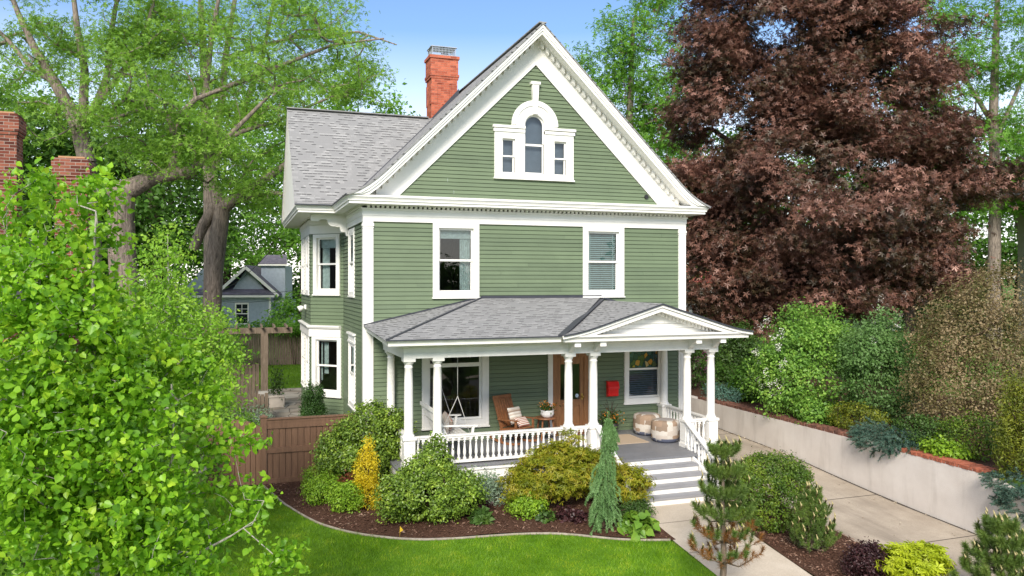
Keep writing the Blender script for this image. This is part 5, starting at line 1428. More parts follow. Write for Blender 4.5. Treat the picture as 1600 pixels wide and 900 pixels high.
shrub('bergenia', 'bright green bergenia with broad leaves at the corner of bed and walkway', 'plant', at_ground(4.42,-5.78),
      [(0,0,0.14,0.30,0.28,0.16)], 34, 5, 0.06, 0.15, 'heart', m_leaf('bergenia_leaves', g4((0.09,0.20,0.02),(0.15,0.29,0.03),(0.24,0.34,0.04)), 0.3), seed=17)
for i, (x, y) in enumerate(((2.95,-4.65),(3.35,-4.75),(3.6,-4.95))):
    shrub('heuchera', ('dark leaved heuchera beside the low boxwood','middle dark heuchera below the Japanese maple','dark heuchera next to the weeping spruce')[i], 'plant', at_ground(x,y),
      [(0,0,0.09,0.15,0.14,0.10)], 22, 7, 0.05, 0.07, 'heart', M['l_barberry'] if i else M['l_dark'], seed=20+i, group='heucheras under the Japanese maple')
fl = thing('marker_flag', at_ground(-0.05,-4.78), 'small yellow marker flag at the lawn edge', 'flag')
q = MB(); q.tube([(0,0,0),(0.01,0,0.22)], 0.003, 4); q.prism([(0,0,0.10),(0.07,0.01,0.14),(0.01,0,0.22)], (0.002,0.004,0)); q.build('flag', plain('yellow_flag',(0.7,0.45,0.03,1),0.6), fl)

# weeping spruce
def conifer_needles(A, B, per, ln, wd, mat, parent, spread=0.9, name='needles', fwd=0.7):
    n = len(A); k = np.repeat(np.arange(n), per); t = rng.uniform(0,1,len(k))[:,None]
    P = A[k]*(1-t)+B[k]*t; d = unit(B-A)[k]
    D = unit(rng.normal(size=(len(k),3))); D = unit(D - d*(D*d).sum(1,keepdims=True))*spread + d*fwd
    Nn = rng.normal(size=(len(k),3))
    return leaf_mesh(name, P, Nn, np.full(len(k), ln), 'needle', mat, parent, D, 0.25, width=wd)
bx, by, bz = at_ground(3.86,-5.45)
T = thing('weeping_spruce', (bx,by,bz), 'tall narrow weeping spruce with drooping pale green branches beside the steps', 'tree')
ZS = [0,0.05,0.35,0.7,1.0,1.25,1.5,1.7,1.95,2.2]; WSX = [0.34,0.46,0.36,0.31,0.27,0.21,0.11,0.15,0.16,0.02]; OFF = [0,0,0,0.0,0.04,0.02,0.08,0.12,0.13,0.12]
def spx(z): return float(np.interp(z, ZS, OFF))
spine = [(bx+spx(z), by+0.03*math.sin(z*3), bz+z) for z in np.linspace(0,2.28,24)]
q = MB(); q.tube(spine, [0.045-0.0016*i for i in range(24)], 6); q.v = [(a-bx,b-by,c-bz) for a,b,c in q.v]; q.build('trunk', M['bark_brown'], T)
A = []; B = []
for i in range(300):
    z = rng.uniform(0.05,1)**0.85*2.12; a = rng.uniform(0,2*PI); w_ = float(np.interp(z, ZS, WSX))*rng.uniform(0.45,1.35)*0.85
    if 1.42 < z < 1.55: w_ *= 0.6
    p0 = np.array([bx+spx(z), by, bz+z]); o = np.array([math.cos(a), math.sin(a), 0])
    p1 = p0 + o*w_*0.6 + np.array([0,0,0.02]); p2 = p0 + o*w_ - np.array([0,0,0.06+0.10*rng.uniform()]); p3 = p2 + o*0.02 - np.array([0,0,0.07+0.10*rng.uniform()])
    for s_, e_ in ((p0,p1),(p1,p2),(p2,p3)):
        s_ = s_.copy(); e_ = e_.copy(); s_[2] = max(s_[2], bz+0.02); e_[2] = max(e_[2], bz+0.01)
        A.append(s_); B.append(e_)
for i in range(9): A.append(np.array(spine[14+i])); B.append(np.array(spine[15+i])+1e-4)
for a in (0.5,2.5,4.4): A.append(np.array(spine[21])); B.append(np.array(spine[21])+np.array([0.09*math.cos(a),0.09*math.sin(a),0.03]))
conifer_needles(np.array(A), np.array(B), 70, 0.046, 0.011, M['n_spruce'], T, 0.8, 'needles', 0.9)

# pines with candles
def pine(label, x, y, z, H, whorls, R, needle=0.075, candles=True, seed=1, bare=0.25, brown=0.0, per=150, lean=(0,0), ncan=1.0, wd=0.006):
    r = np.random.default_rng(seed)
    T = thing('pine_tree', (x,y,z), label, 'pine tree')
    q = MB(); N = 12
    tr = [(lean[0]*t*t+0.02*math.sin(t*9), lean[1]*t*t+0.02*math.cos(t*7), H*t) for t in np.linspace(0,1,N)]
    q.tube(tr, [0.055*H/2.3*(1-0.85*t)+0.006 for t in np.linspace(0,1,N)], 8)
    A = []; B = []; C = []; BA = []; BB = []
    def tp(t): i = t*(N-1); k = min(int(i), N-2); f = i-k; return np.array(tr[k])*(1-f)+np.array(tr[k+1])*f
    for wi in range(whorls):
        t = bare + (0.95-bare)*wi/(whorls-1); base = tp(t); nb = 5 if wi < whorls-1 else 4
        L = R*(1-0.72*((t-bare)/(1-bare))**1.2)
        for b in range(nb):
            a = b*2*PI/nb + wi*0.9 + r.uniform(-0.3,0.3); l = L*r.uniform(0.7,1.1)
            o = np.array([math.cos(a), math.sin(a), 0]); p1 = base+o*l*0.55+np.array([0,0,0.02*l]); p2 = base+o*l+np.array([0,0,l*0.35])
            q.tube([base,p1,p2], [0.016,0.011,0.006], 5)
            shoots = [(p1,p2),(p2,p2+o*0.05+np.array([0,0,0.14]))]
            for sgn in (-1,1):
                for f in (0.45,0.8):
                    s0 = base*(1-f)+p1*f if f < 0.5 else p1*0.4+p2*0.6
                    sd = np.array([-o[1], o[0], 0])*sgn
                    e0 = s0+o*0.25*l+sd*0.35*l*r.uniform(0.7,1.2)+np.array([0,0,0.20*l+0.05]); q.tube([s0,e0],[0.008,0.004],4); shoots.append((s0*0.5+e0*0.5,e0)); shoots.append((e0, e0+np.array([0,0,0.09])+o*0.03))
            for s_, e_ in shoots:
                dark = (t < bare+0.25) and r.uniform() < brown
                (BA if dark else A).append(s_+[x,y,z]); (BB if dark else B).append(e_+[x,y,z])
                if candles and r.uniform() < 0.5*ncan: C.append((e_, r.uniform(0.10,0.19)))
    top = np.array(tr[-1]); A.append(tp(0.86)+[x,y,z]); B.append(top+[x,y,z]); C += [(top,0.22),(top+[0.04,0,-0.02],0.15),(top+[-0.035,0.02,-0.03],0.17)] if candles else []
    q.build('trunk', M['bark_pine'], T)
    conifer_needles(np.array(A), np.array(B), per, needle, wd, M['n_pine'], T, 0.85)
    if BA: conifer_needles(np.array(BA), np.array(BB), per//2, needle, wd, M['n_brown'], T, 0.85, 'dead_needles')
    if C:
        q = MB(); q.tube([(0,0,0),(0.03,0,0.6),(0,0,1)], [0.013,0.014,0.005], 5); c0_ = q.build('candle', M['candle'], T)
        r.shuffle(C)
        for i, (p, l) in enumerate(C[:95]):
            o = c0_ if i == 0 else dup(c0_, T)
            o.location = [float(v) for v in p]; o.scale = (1,1,l)
    return T
pine('young pine tree with pale candles and bare lower trunk standing beside the walkway', 4.62,-8.4, gz(4.7,-8.2), 2.30, 6, 0.60, 0.085, seed=5, bare=0.20, brown=0.75, per=170, wd=0.007)
pine('small dense pine with many yellowish candles in the right mulch bed', 7.2,-7.45, gz(7.15,-7.5)+0.02, 1.02, 8, 0.40, 0.055, seed=8, bare=0.03, per=110, ncan=1.8, wd=0.007)
pine('pine sapling with upright shoots at the lower right corner', 8.85,-10.0, gz(8.6,-10), 1.35, 5, 0.62, 0.10, seed=13, bare=0.15, per=220, ncan=0.8, wd=0.008)
shrub('yew', 'large dense dome of clipped dark green yew beside the driveway', 'bush', at_ground(7.25,-6.1),
      [(0,0,0.62,0.92,0.85,0.72),(0.1,0,0.95,0.75,0.70,0.48)], 900, 26, 0.055, 0.042, 'oval', M['l_yew'], seed=31, shell=0.86, rough=0.05)
shrub('barberry', 'dark purple barberry bush in the mulch between small pine and lime maple', 'shrub', at_ground(7.3,-8.75),
      [(0,0,0.26,0.38,0.33,0.27),(0.05,0,0.36,0.25,0.25,0.2)], 190, 26, 0.06, 0.042, 'oval', M['l_barberry'], seed=32)
shrub('golden_maple', 'low lime yellow maple shrub at the bottom right beside the driveway', 'shrub', at_ground(7.85,-9.15),
      [(0,0,0.34,0.50,0.42,0.26),(0.3,0.0,0.38,0.35,0.3,0.2),(-0.25,0,0.42,0.3,0.3,0.2)], 95, 14, 0.075, 0.115, 'maple', M['l_lime'], flat=0.4, up=1.2, out=0.5, seed=33)
shrub('fading_shrub', 'sparse pale shrub with straw tops behind the young pine', 'shrub', at_ground(7.6,-4.9),
      [(0,0,0.55,0.45,0.4,0.5)], 70, 16, 0.08, 0.05, 'narrow', m_leaf('straw_leaves', g4((0.20,0.22,0.07),(0.36,0.33,0.15)), 0.3), seed=34)
shrub('pieris', 'pale green leafy stem plant at the bottom right corner', 'plant', at_ground(9.0,-10.75),
      [(0,0,0.55,0.2,0.2,0.42)], 26, 7, 0.06, 0.10, 'oval', m_leaf('sage_leaves', g4((0.22,0.36,0.16),(0.34,0.46,0.26)), 0.3), seed=35)

# ------------------------------------------------------------------ foreground aspen on the left
def E(u, v, d, ru, rv, k=0.8): 
    p = at(u, v, d); return (*p, ru*px(d), max(0.18, ru*px(d)*k), rv*px(d))
asp = [E(55,330,7.6,50,55),(E(140,335,7.6,42,55)),E(40,450,7.2,70,90),E(140,440,7.4,55,90),E(100,560,7.0,140,110),E(205,540,7.5,55,60),E(60,700,6.6,120,120),
       E(200,680,7.0,120,100),E(285,680,7.4,60,50),E(350,690,7.4,45,20),E(280,780,7.1,100,60),E(385,790,7.2,55,45),E(415,875,7.1,45,22),E(130,830,6.6,140,60),E(260,860,6.9,110,40),E(270,600,7.6,55,55),E(60,285,7.7,18,25),E(150,285,7.7,18,22)]
b0 = at(150,1000,7.2); ab = (b0[0], b0[1], gz(b0[0], b0[1]))
def pl(pts, d, r0, r1):
    n = len(pts); return [(*at(u, v, d if not hasattr(d,'__len__') else d[i]), r0+(r1-r0)*i/(n-1)) for i, (u, v) in enumerate(pts)]
al = [[(*ab,0.07)] + pl([(148,900),(142,780),(140,640),(148,560),(145,450),(150,330),(152,350)], 7.3, 0.045, 0.001),
      [(*at(142,820,7.3),0.035)] + pl([(110,700),(75,560),(60,420),(60,360)], 7.3, 0.024, 0.001),
      [(*at(146,880,7.2),0.03)] + pl([(200,820),(255,770),(272,710),(268,600)], 7.3, 0.03, 0.008),
      [(*at(200,830,7.2),0.022)] + pl([(300,870),(360,838),(400,812)], 7.1, 0.016, 0.002)]
C = cloud(asp, 760, 0.35, 0.22, (1.7,-0.5), 41)
tree('aspen', 'large multi-stemmed aspen with bright green round leaves in the left foreground', 'tree', ab, al, None, 0, 36, 0.070, 0.048, 'heart', M['l_aspen'], M['bark_pale'], r_tip=0.0018, flat=0.9, up=0.30, out=0.35, targets=C, seg=5, var=0.6, spray=0.30)
# fine-leaved birch behind it
bt = [E(262,420,13.5,30,50),E(270,520,13.5,75,75),E(315,560,13.5,48,60),E(318,625,13.5,38,40),E(250,620,13.5,90,60),E(225,480,13.5,45,60),E(262,370,13.5,12,20)]
b1 = at(268,800,13.5); bb = (b1[0], b1[1], gz(b1[0],b1[1]))
tree('young_birch', 'slender young birch with fine bright leaves behind the foreground aspen', 'tree', bb, [[(*bb,0.06)]+pl([(268,700),(266,560),(263,440),(262,365)],13.5,0.05,0.006)], bt, 520, 34, 0.15, 0.066, 'oval', M['l_birch'], M['bark_pale'], r_tip=0.002, seed=43, flat=0.9, up=0.4, spray=0.35)
for i, (u, d) in enumerate(((30,11.5),(140,12.0))):
    p_ = at(u,600,d); shrub('viburnum', ('dense dark shrub behind the aspen at the left edge','dense dark shrub behind the aspen trunk')[i], 'shrub', (p_[0],p_[1],gz(p_[0],p_[1])), [(0,0,1.7,1.3,1.0,1.7),(0.2,0,2.9,1.0,0.9,1.0)], 260, 40, 0.16, 0.11, 'oval', M['l_lilac'], seed=45+i)
def bed_shrub(label, u, v, d, ells, n, per, sp, leaf, shape, mat, name='shrub', **k):
    p = at(u, v, d); b = (p[0], p[1], gz(p[0], p[1])); return shrub(name, label, 'shrub', b, ells, n, per, sp, leaf, shape, mat, **k)
bed_shrub('dark green leafy shrub beside the stone path behind the gate', 345, 640, 22.5, [(0,0,0.7,1.0,0.9,0.7),(-0.9,0.3,1.1,0.9,0.8,0.9),(0.4,0.2,0.4,0.5,0.5,0.4)], 260, 24, 0.14, 0.10, 'oval', M['l_lilac'], seed=51)
bed_shrub('low blue-green perennials edging the stone path near the pergola', 392, 620, 27, [(0,0,0.3,0.55,0.8,0.3),(0.2,-1.2,0.25,0.4,0.6,0.25)], 90, 22, 0.10, 0.10, 'narrow', M['l_silver'], 'perennials', flat=1.3, seed=52)
shrub('arborvitae', 'small dark green cone-shaped arborvitae in front of the bay window', 'shrub', (-0.95,3.1,G),
      [(0,0,0.45,0.38,0.36,0.5),(0,0,1.05,0.33,0.30,0.5),(-0.10,0,1.60,0.17,0.17,0.48),(0.14,0,1.55,0.16,0.16,0.46)], 460, 60, 0.04, 0.055, 'narrow', m_leaf('arborvitae_sprays', g4((0.02,0.055,0.012),(0.04,0.10,0.018),(0.07,0.15,0.03)), 0.2), flat=1.6, up=0.1, seed=53, shell=0.3)
shrub('fern', 'low yellow-green ferns beside the stone path behind the fence', 'plant', (-1.5,4.6,G), [(0,0,0.14,0.5,0.4,0.16)], 50, 18, 0.08, 0.10, 'narrow', M['l_olive'], seed=54)
pine('dwarf bluish pine behind the left gate post', -3.95,-0.5, gz(-4,-0.5), 1.5, 6, 0.6, 0.07, False, 21, 0.05, per=110)

# ------------------------------------------------------------------ back yard on the left
tag(sheet('patio', [-4.2,-1.0,0.2], [9.4,11,14,17.5], lambda x, y: gz(x,y)+0.02, M['stone']), kind='structure')
q = MB()
def slab(cx_, cy_, w_, h_, r_): 
    c_, s_ = math.cos(r_), math.sin(r_)
    q.prism([(cx_+c_*a-s_*b, cy_+s_*a+c_*b, gz(cx_,cy_)+0.0) for a, b in ((-w_/2,-h_/2),(w_/2,-h_/2),(w_/2,h_/2),(-w_/2,h_/2))], (0,0,0.045))
for i in range(9):
    t_ = i/8; slab(-2.75+0.95*t_+0.25*math.sin(t_*3), 3.0+6.0*t_, 0.95, 0.6, 0.15-0.3*t_)
tag(q.build('path', M['stone']), kind='structure')
tag(sheet('gravel_path', [-3.9,-2.6,-1.0], [1.5,4,7,9.5], lambda x, y: gz(x,y)+0.006, M['gravel']), kind='structure')
tag(sheet('back_lawn', [-20,-8,-3,0,3,12], [17.6,20,24,28,33], lambda x, y: gz(x,y)+0.012, M['grass']), kind='structure')
q = MB(); n = 30000; xx = rng.uniform(-5,3,n); yy = rng.uniform(17.7,31,n); D = unit(rng.normal(size=(n,3))*np.array([0.6,0.6,0])+np.array([0,0,1.0]))
tag(leaf_mesh('back_lawn_grass', np.stack([xx,yy,np.full(n,0.315)],1), np.cross(D, rng.normal(size=(n,3))), np.full(n,0.07), 'needle', M['blade2'], None, D, 0.4, width=0.03), 'bright green back lawn behind the stone patio', 'grass', kind='stuff')
def board_fence(label, p0, p1, H, mat, name='board_fence'):
    p0 = Vector(p0); p1 = Vector(p1); L = (p1-p0).length; T = thing(name, p0, label, 'fence', math.atan2(p1.y-p0.y, p1.x-p0.x))
    q = MB(); x = 0; k = 0
    while x < L: q.box(x, -0.012+0.006*math.sin(k*3.3), 0.03, x+0.115, 0.012, H+0.03*math.sin(k*1.9)); x += 0.135; k += 1
    q.build('boards', mat, T); q = MB()
    for z in (0.35, H-0.35): q.box(0, 0.013, z, L, 0.05, z+0.09)
    q.build('rail', mat, T)
    x = 0
    while x <= L+0.01: 
        q = MB(); q.box(x-0.05,0.051,-0.1,x+0.05,0.15,H+0.05); q.build('post', mat, T); x += 2.4
    return T
board_fence('weathered brown board fence at the back of the lawn', (-9,28.6,0.3), (5.4,27.6,0.3), 2.2, M['old_wood'])
board_fence('low weathered fence below the pergola beam', (-5.6,9.6,0.3), (-2.0,8.7,0.3), 1.0, M['old_wood'])
board_fence('tall weathered fence panel behind the pergola', (-8,13.0,0.3), (-2.2,11.3,0.3), 1.75, M['old_wood'])
pgx, pgy = at(413,640,28)[:2]
pe = thing('pergola', (pgx,pgy,0.3), 'rustic weathered wooden pergola frame beside the stone patio', 'pergola')
q = MB(); q.box(-0.12,-0.12,-0.1,0.12,0.12,3.0); q.build('post', M['old_wood'], pe)
q = MB(); q.box(-3.6,-0.10,-0.1,-3.38,0.12,3.0); q.build('post', M['old_wood'], pe)
q = MB(); q.box(-4.0,-0.09,3.001,0.95,0.09,3.20); q.box(-4.0,0.6,3.0,0.95,0.75,3.15); q.build('beam', M['old_wood'], pe)
q = MB()
for i in range(12): q.box(-3.9+i*0.42,-0.35,3.201,-3.84+i*0.42,1.1,3.29)
q.build('slats', M['old_wood'], pe)
vx = at(455,545,44); shrub('ivy', 'green ivy hanging over the back board fence', 'vine', (vx[0]+0.3,27.6,0.3), [(0,0,2.2,1.8,0.35,0.35),(-1.6,0.1,2.3,1.4,0.3,0.25),(1.2,0,1.7,0.7,0.25,0.6)], 170, 22, 0.14, 0.12, 'oval', M['l_bright'], seed=61)
pb = at(432,620,30.5); pbx = thing('planter_box', (pb[0],pb[1],0.33), 'small pale planter box with a young tree by the pergola post', 'planter')
q = MB(); q.box(-0.28,-0.28,0,0.28,0.28,0.42); q.box(-0.31,-0.31,0.38,0.31,0.31,0.45); q.build('box', plain('planter_stone',(0.45,0.41,0.36,1),0.9), pbx)
leaf_mesh('foliage', np.array([pb[0],pb[1],1.2])+rng.normal(size=(500,3))*np.array([0.14,0.14,0.36]), rng.normal(size=(500,3)), np.full(500,0.09), 'oval', M['l_dark'], pbx)
bn = at(464,650,23.6); bt_ = thing('pedestal', (bn[0],bn[1],G), 'short round grey stone pedestal beside the path and bay window', 'pedestal')
q = MB(); q.lathe([(0.19,0),(0.20,0.05),(0.17,0.09),(0.17,0.52),(0.22,0.56),(0.22,0.62)],(0,0,0),18); q.build('base', plain('grey_stone',(0.30,0.28,0.25,1),0.85), bt_)
ub = at(411,610,27.3); ut = thing('utility_box', (ub[0],ub[1],0.3), 'grey utility box on the pergola post', 'box')
q = MB(); q.box(-0.16,-0.1,0.55,0.16,0.1,1.05); q.build('box', plain('grey_box',(0.42,0.40,0.36,1),0.6), ut); q = MB(); q.box(-0.10,-0.05,0.0,0.10,0.05,0.549); q.build('stand', M['black_metal'], ut)

n = 900; xx = rng.uniform(8.9,11.85,n); yy = np.where(rng.uniform(size=n) < 0.6, rng.uniform(-1.5,5,n), rng.uniform(-9,5,n)); xx = np.where(rng.uniform(size=n) < 0.45, XW-0.03-np.abs(rng.normal(size=n))*0.10, xx)
P = np.stack([xx,yy,np.interp(yy,[-40,-14,-7.2,-4.7,-2.8,-0.8,3,8,60],[-1.6,-0.72,-0.26,-0.14,0.01,0.20,0.36,0.42,0.42])+0.012],1)
tag(leaf_mesh('fallen_petals', P, rng.normal(size=(n,3))*0.3+np.array([0,0,1.0]), np.full(n,0.04), 'diamond', m_leaf('dry_petals', g4((0.20,0.13,0.07),(0.45,0.38,0.28),(0.60,0.55,0.47)), 0.0), None, None, 0.6), 'dry petals and leaf litter scattered on the driveway along the wall foot', 'leaf litter', kind='stuff')
pw = thing('power_line', at(250,478,70), 'thin black service wires crossing in front of the blue-grey house', 'cable')
for (u0,v0),(u1,v1) in (((330,470),(476,460)),((345,455),(420,395)),((330,452),(476,452))):
    a_ = Vector(at(u0,v0,52)); b_ = Vector(at(u1,v1,44)); q = MB(); q.tube([a_+(b_-a_)*i/8-Vector((0,0,0.25*math.sin(PI*i/8)))-pw.location for i in range(9)], 0.016, 4); q.build('wire', M['black_metal'], pw)
# grey-blue house far behind
gx, gy, _ = at(400, 500, 60)
gh = thing('neighbour_house', (gx,gy,1.3), 'small blue-grey house with white trim and violet-grey roof far behind the back fence', 'house', -math.radians(12)); gh.scale = (0.82,0.82,0.82)
GB = plain('blue_grey_siding', (0.34,0.40,0.47,1), 0.6, 0.08, 4)
q = MB(); q.box(-7.0,0,0,1.3,7,3.35); q.box(1.301,1.0,0,2.6,7,2.9)
q.prism([(-2.6,0.5,3.35),(1.2,0.5,3.35),(-0.9,0.5,5.9)], (0,0.12,0)); q.prism([(-7.0,0.5,3.35),(-2.8,0.5,3.35),(-4.9,0.5,5.9)], (0,0.12,0)); q.box(0.1,2.0,3.0,2.3,6.5,6.2); q.build('wall', GB, gh)
q = MB(); q.prism([(-7.4,-0.5,3.45),(1.7,-0.5,3.45),(0.6,1.4,4.3),(-6.3,1.4,4.3)], (0,0,0.1)); q.prism([(-0.9,-0.1,6.05),(2.0,-0.1,3.4),(2.0,-0.1,3.55),(-0.9,-0.1,6.22)], (0,7.6,0)); q.prism([(-0.9,-0.1,6.05),(-3.2,-0.1,3.9),(-3.2,-0.1,4.05),(-0.9,-0.1,6.22)], (0,7.6,0))
q.prism([(-0.1,1.8,6.35),(2.5,1.8,6.35),(2.2,3.6,7.2),(0.2,3.6,7.2)], (0,0,0.08)); q.prism([(1.2,0.5,1.0),(3.0,0.5,1.0),(3.0,3,2.6),(1.2,3,2.6)],(0,0,0.1)); q.build('roof', M['violet_shingle'], gh)
q = MB(); q.box(-7.45,-0.55,3.25,1.75,-0.45,3.44); q.bar((-0.9,-0.16,6.0),(2.05,-0.16,3.35),0.08,0.25); q.bar((-0.9,-0.16,6.0),(-3.2,-0.16,3.85),0.08,0.25); q.box(1.15,-0.04,0,1.34,0.05,3.25); q.box(-0.15,1.7,6.2,2.55,1.8,6.34); q.box(1.3,0.9,2.7,2.7,0.99,2.9); q.build('trim', M['white'], gh)
for x in (-1.75,-4.6):
    q = MB(); q.box(x-0.12,-0.05,0.75,x,0.0,2.75); q.box(x+1.0,-0.05,0.75,x+1.12,0.0,2.75); q.box(x,-0.05,2.6,x+1.0,0.0,2.75); q.box(x,-0.05,0.75,x+1.0,0.0,0.87); q.box(x,-0.04,1.70,x+1.0,0.0,1.78); q.box(x+0.47,-0.04,1.78,x+0.53,0,2.6); q.box(x,-0.04,2.15,x+1.0,0,2.2)
    wo = q.build('window', M['white'], gh); q = MB(); q.box(x,-0.02,0.87,x+1.0,0.01,2.6); q.build('pane', plain('dark_glass',(0.02,0.025,0.03,1),0.05), wo)

# red brick neighbour on the left, mostly behind the aspen
bh = thing('brick_house', (-7.4,0.0,G), 'neighbouring red brick house with two tall chimneys behind the aspen', 'house')
q = MB(); q.box(-9,0.5,-0.3,0.6,12,4.1); q.build('wall', M['brick_dark'], bh)
q = MB(); q.add([(-9.5,0.0,4.05),(1.1,0.0,4.05),(1.1,12.5,4.05),(-9.5,12.5,4.05),(-4.2,5.3,8.2),(-4.2,7.2,8.2)], [(0,1,4),(1,2,5,4),(2,3,5),(3,0,4,5),(3,2,1,0)]); rf_ = q.build('roof', M['dark_shingle'], bh)
def nchim(u, d, z, w_, l):
    p = at(u, 300, d); x, y = p[0]+7.4, p[1]; q = MB()
    q.box(x-w_/2,y-0.3,3.5,x+w_/2,y+0.3,z-0.5); q.box(x-w_/2-0.03,y-0.33,z-0.5,x+w_/2+0.03,y+0.33,z-0.42); q.box(x-w_/2-0.06,y-0.36,z-0.42,x+w_/2+0.06,y+0.36,z-0.08); q.box(x-w_/2-0.02,y-0.32,z-0.08,x+w_/2+0.02,y+0.32,z); q.build('chimney', M['brick_dark'], rf_)
    q = MB(); q.box(x-w_/2+0.06,y-0.24,z+0.001,x+w_/2-0.06,y+0.24,z+0.05); q.build('chimney_crown', plain('crown_mortar',(0.42,0.24,0.13,1),0.9), rf_)
nchim(115,18.4,CZ+191*px(18.4)-G,0.66,0); nchim(4,19.0,CZ+261*px(19)-G,0.72,0)
q = MB(); q.box(0.05,1.8,4.2,0.65,3.0,5.6); q.build('dormer', plain('dormer_paint',(0.22,0.27,0.36,1),0.6), bh)
q = MB(); q.box(0.2,1.78,4.6,0.5,1.799,5.4); q.build('window', plain('dormer_glass',(0.04,0.05,0.06,1),0.05), bh)
# ------------------------------------------------------------------ big trees on the left
def elm(label, limbs, ells, n, per, leaf, seed, mat='l_elm', sp=0.36, gap=(0.6,-0.15), r_tip=0.014, shape='clump', bark='bark_grey', shell=0.25, group=None, name='shade_tree', rough=0.25):
    b = limbs[0][0][:3]; g_ = gz(b[0], b[1]); base = (b[0], b[1], g_)
    limbs[0].insert(0, (b[0], b[1], g_-0.1, limbs[0][0][3]*1.25))
    return tree(name, label, 'tree', base, limbs, ells, n, per, sp, leaf, shape, M[mat], M[bark], r_tip=r_tip, flat=0.5, up=0.9, out=0.3, gap=gap, seed=seed, shell=shell, rough=rough, group=group)
def P_(pts, d): return [(*at(u, v, d), r) for u, v, r in pts]
elm('massive old tree with a thick bent trunk and sideways limb behind the aspen',
    [P_([(196,470,.48),(190,400,.44),(188,330,.42),(192,300,.40),(214,290,.30),(240,277,.26),(275,272,.22),(305,268,.17)],26),
     P_([(266,274,.17),(276,240,.14),(282,180,.11),(305,155,.08),(345,140,.05)],26), P_([(190,305,.3),(172,296,.22),(160,290,.12)],26), P_([(300,268,.13),(340,230,.10),(380,190,.07),(420,150,.05)],26),
     P_([(278,225,.10),(262,180,.08),(230,168,.07),(170,188,.05)],26)],
    [E(300,150,26,140,80),E(380,170,26,100,90),E(230,200,26,100,60),E(330,250,26,110,45),E(430,130,26,80,60)], 120, 80, 0.12, 101)
elm('tall forked tree rising behind the brick chimneys on the left',
    [P_([(142,360,.36),(136,255,.33),(124,205,.31),(110,172,.26),(85,128,.2),(55,78,.14),(28,20,.10),(5,-40,.06)],30),
     P_([(122,200,.22),(130,165,.18),(132,110,.15),(120,40,.11),(112,-30,.07)],30), P_([(130,190,.18),(150,165,.16),(168,118,.13),(172,60,.10),(186,-20,.07)],30),
     P_([(85,128,.13),(50,108,.1),(10,60,.07),(-20,30,.04)],30), P_([(168,118,.11),(215,118,.07),(230,128,.04)],30), P_([(150,165,.13),(200,100,.1),(230,40,.08),(250,-30,.05)],30)],
    [E(60,60,30,110,110),E(160,40,30,110,100),E(90,170,30,110,70),E(190,140,30,80,60),E(240,60,30,80,80),E(-20,130,30,80,110)], 190, 80, 0.13, 102)
elm('large leaning tree with a long dark limb reaching toward the house roof',
    [P_([(330,500,.36),(334,420,.36),(342,360,.34),(347,325,.31),(366,312,.22),(400,290,.18),(446,258,.13),(490,225,.09),(530,200,.05)],31),
     P_([(345,330,.25),(332,285,.22),(327,230,.18),(320,150,.14),(330,60,.10),(345,-20,.06)],31), P_([(338,320,.24),(318,352,.22),(302,390,.18)],31),
     P_([(355,318,.16),(420,300,.1),(452,305,.06)],31), P_([(327,230,.12),(380,205,.09),(430,190,.07),(520,150,.04)],31), P_([(330,260,.14),(290,215,.10),(255,200,.06)],31), P_([(320,150,.11),(420,110,.09),(520,70,.06),(600,60,.03)],31)],
    [E(400,210,31,120,70),E(350,90,31,130,90),E(480,130,31,100,70),E(420,300,31,60,40),E(260,120,31,80,90),E(560,110,31,80,55),E(480,40,31,90,60)], 200, 80, 0.13, 103)
elm('tall straight tree with two upright stems against the sky, left of the house',
    [P_([(330,420,.38),(328,290,.34),(322,190,.27),(318,90,.2),(312,-30,.12)],40), P_([(326,250,.25),(345,170,.2),(352,90,.16),(370,-20,.1)],40), P_([(328,270,.2),(375,190,.15),(410,90,.11),(430,-10,.08)],40),
     P_([(352,90,.11),(450,60,.09),(560,50,.06),(620,70,.03)],40)],
    [E(330,40,40,120,80),E(440,40,40,100,70),E(520,90,40,90,60),E(600,80,40,45,30),E(400,140,40,110,70),E(260,80,40,90,90)], 180, 70, 0.16, 104, sp=0.5)
ft = 'distant trees behind the house and yards'
specs = [  # label, u, d, vtop, ru, leaf mat
 ('dense dark backdrop tree at the far left edge', 20, 46, 150, 120, 'l_far'), ('dense backdrop tree left of the forked trunk', 130, 50, 190, 110, 'l_far'), ('backdrop tree behind the massive bent trunk', 240, 48, 180, 110, 'l_far'),
 ('backdrop tree behind the small blue-grey house', 350, 76, 190, 130, 'l_far'), ('bright backdrop tree between grey house and green house', 470, 72, 190, 95, 'l_bright'), ('backdrop tree hidden behind the left wing roof', 560, 60, 130, 110, 'l_bright'),
 ('high pale tree in the upper left background', 40, 62, 110, 130, 'l_bright'), ('high pale tree top behind the straight tree', 330, 66, 130, 130, 'l_bright')]
for i, (lb, u, d, vt, ru, mt) in enumerate(specs):
    vb = 441+4.8/px(d); vm = (vt+430)/2; rv = (430-vt)/2
    cell = [E(u,vm,d,ru,rv),E(u-ru*0.5,vm+rv*0.4,d,ru*0.6,rv*0.6),E(u+ru*0.5,vm+rv*0.4,d,ru*0.6,rv*0.6),E(u,vt+rv*0.4,d,ru*0.6,rv*0.5)]
    elm(lb, [P_([(u,vb-2,.4),(u+8,vm+rv*0.5,.33),(u-4,vm,.22),(u+3,vt+rv*0.5,.1)],d)], cell, 260, 34, 0.36, 120+i, mt, sp=0.62, gap=None, shape='diamond', bark='bark_dark', group=ft, name='backdrop_tree', shell=0.55)
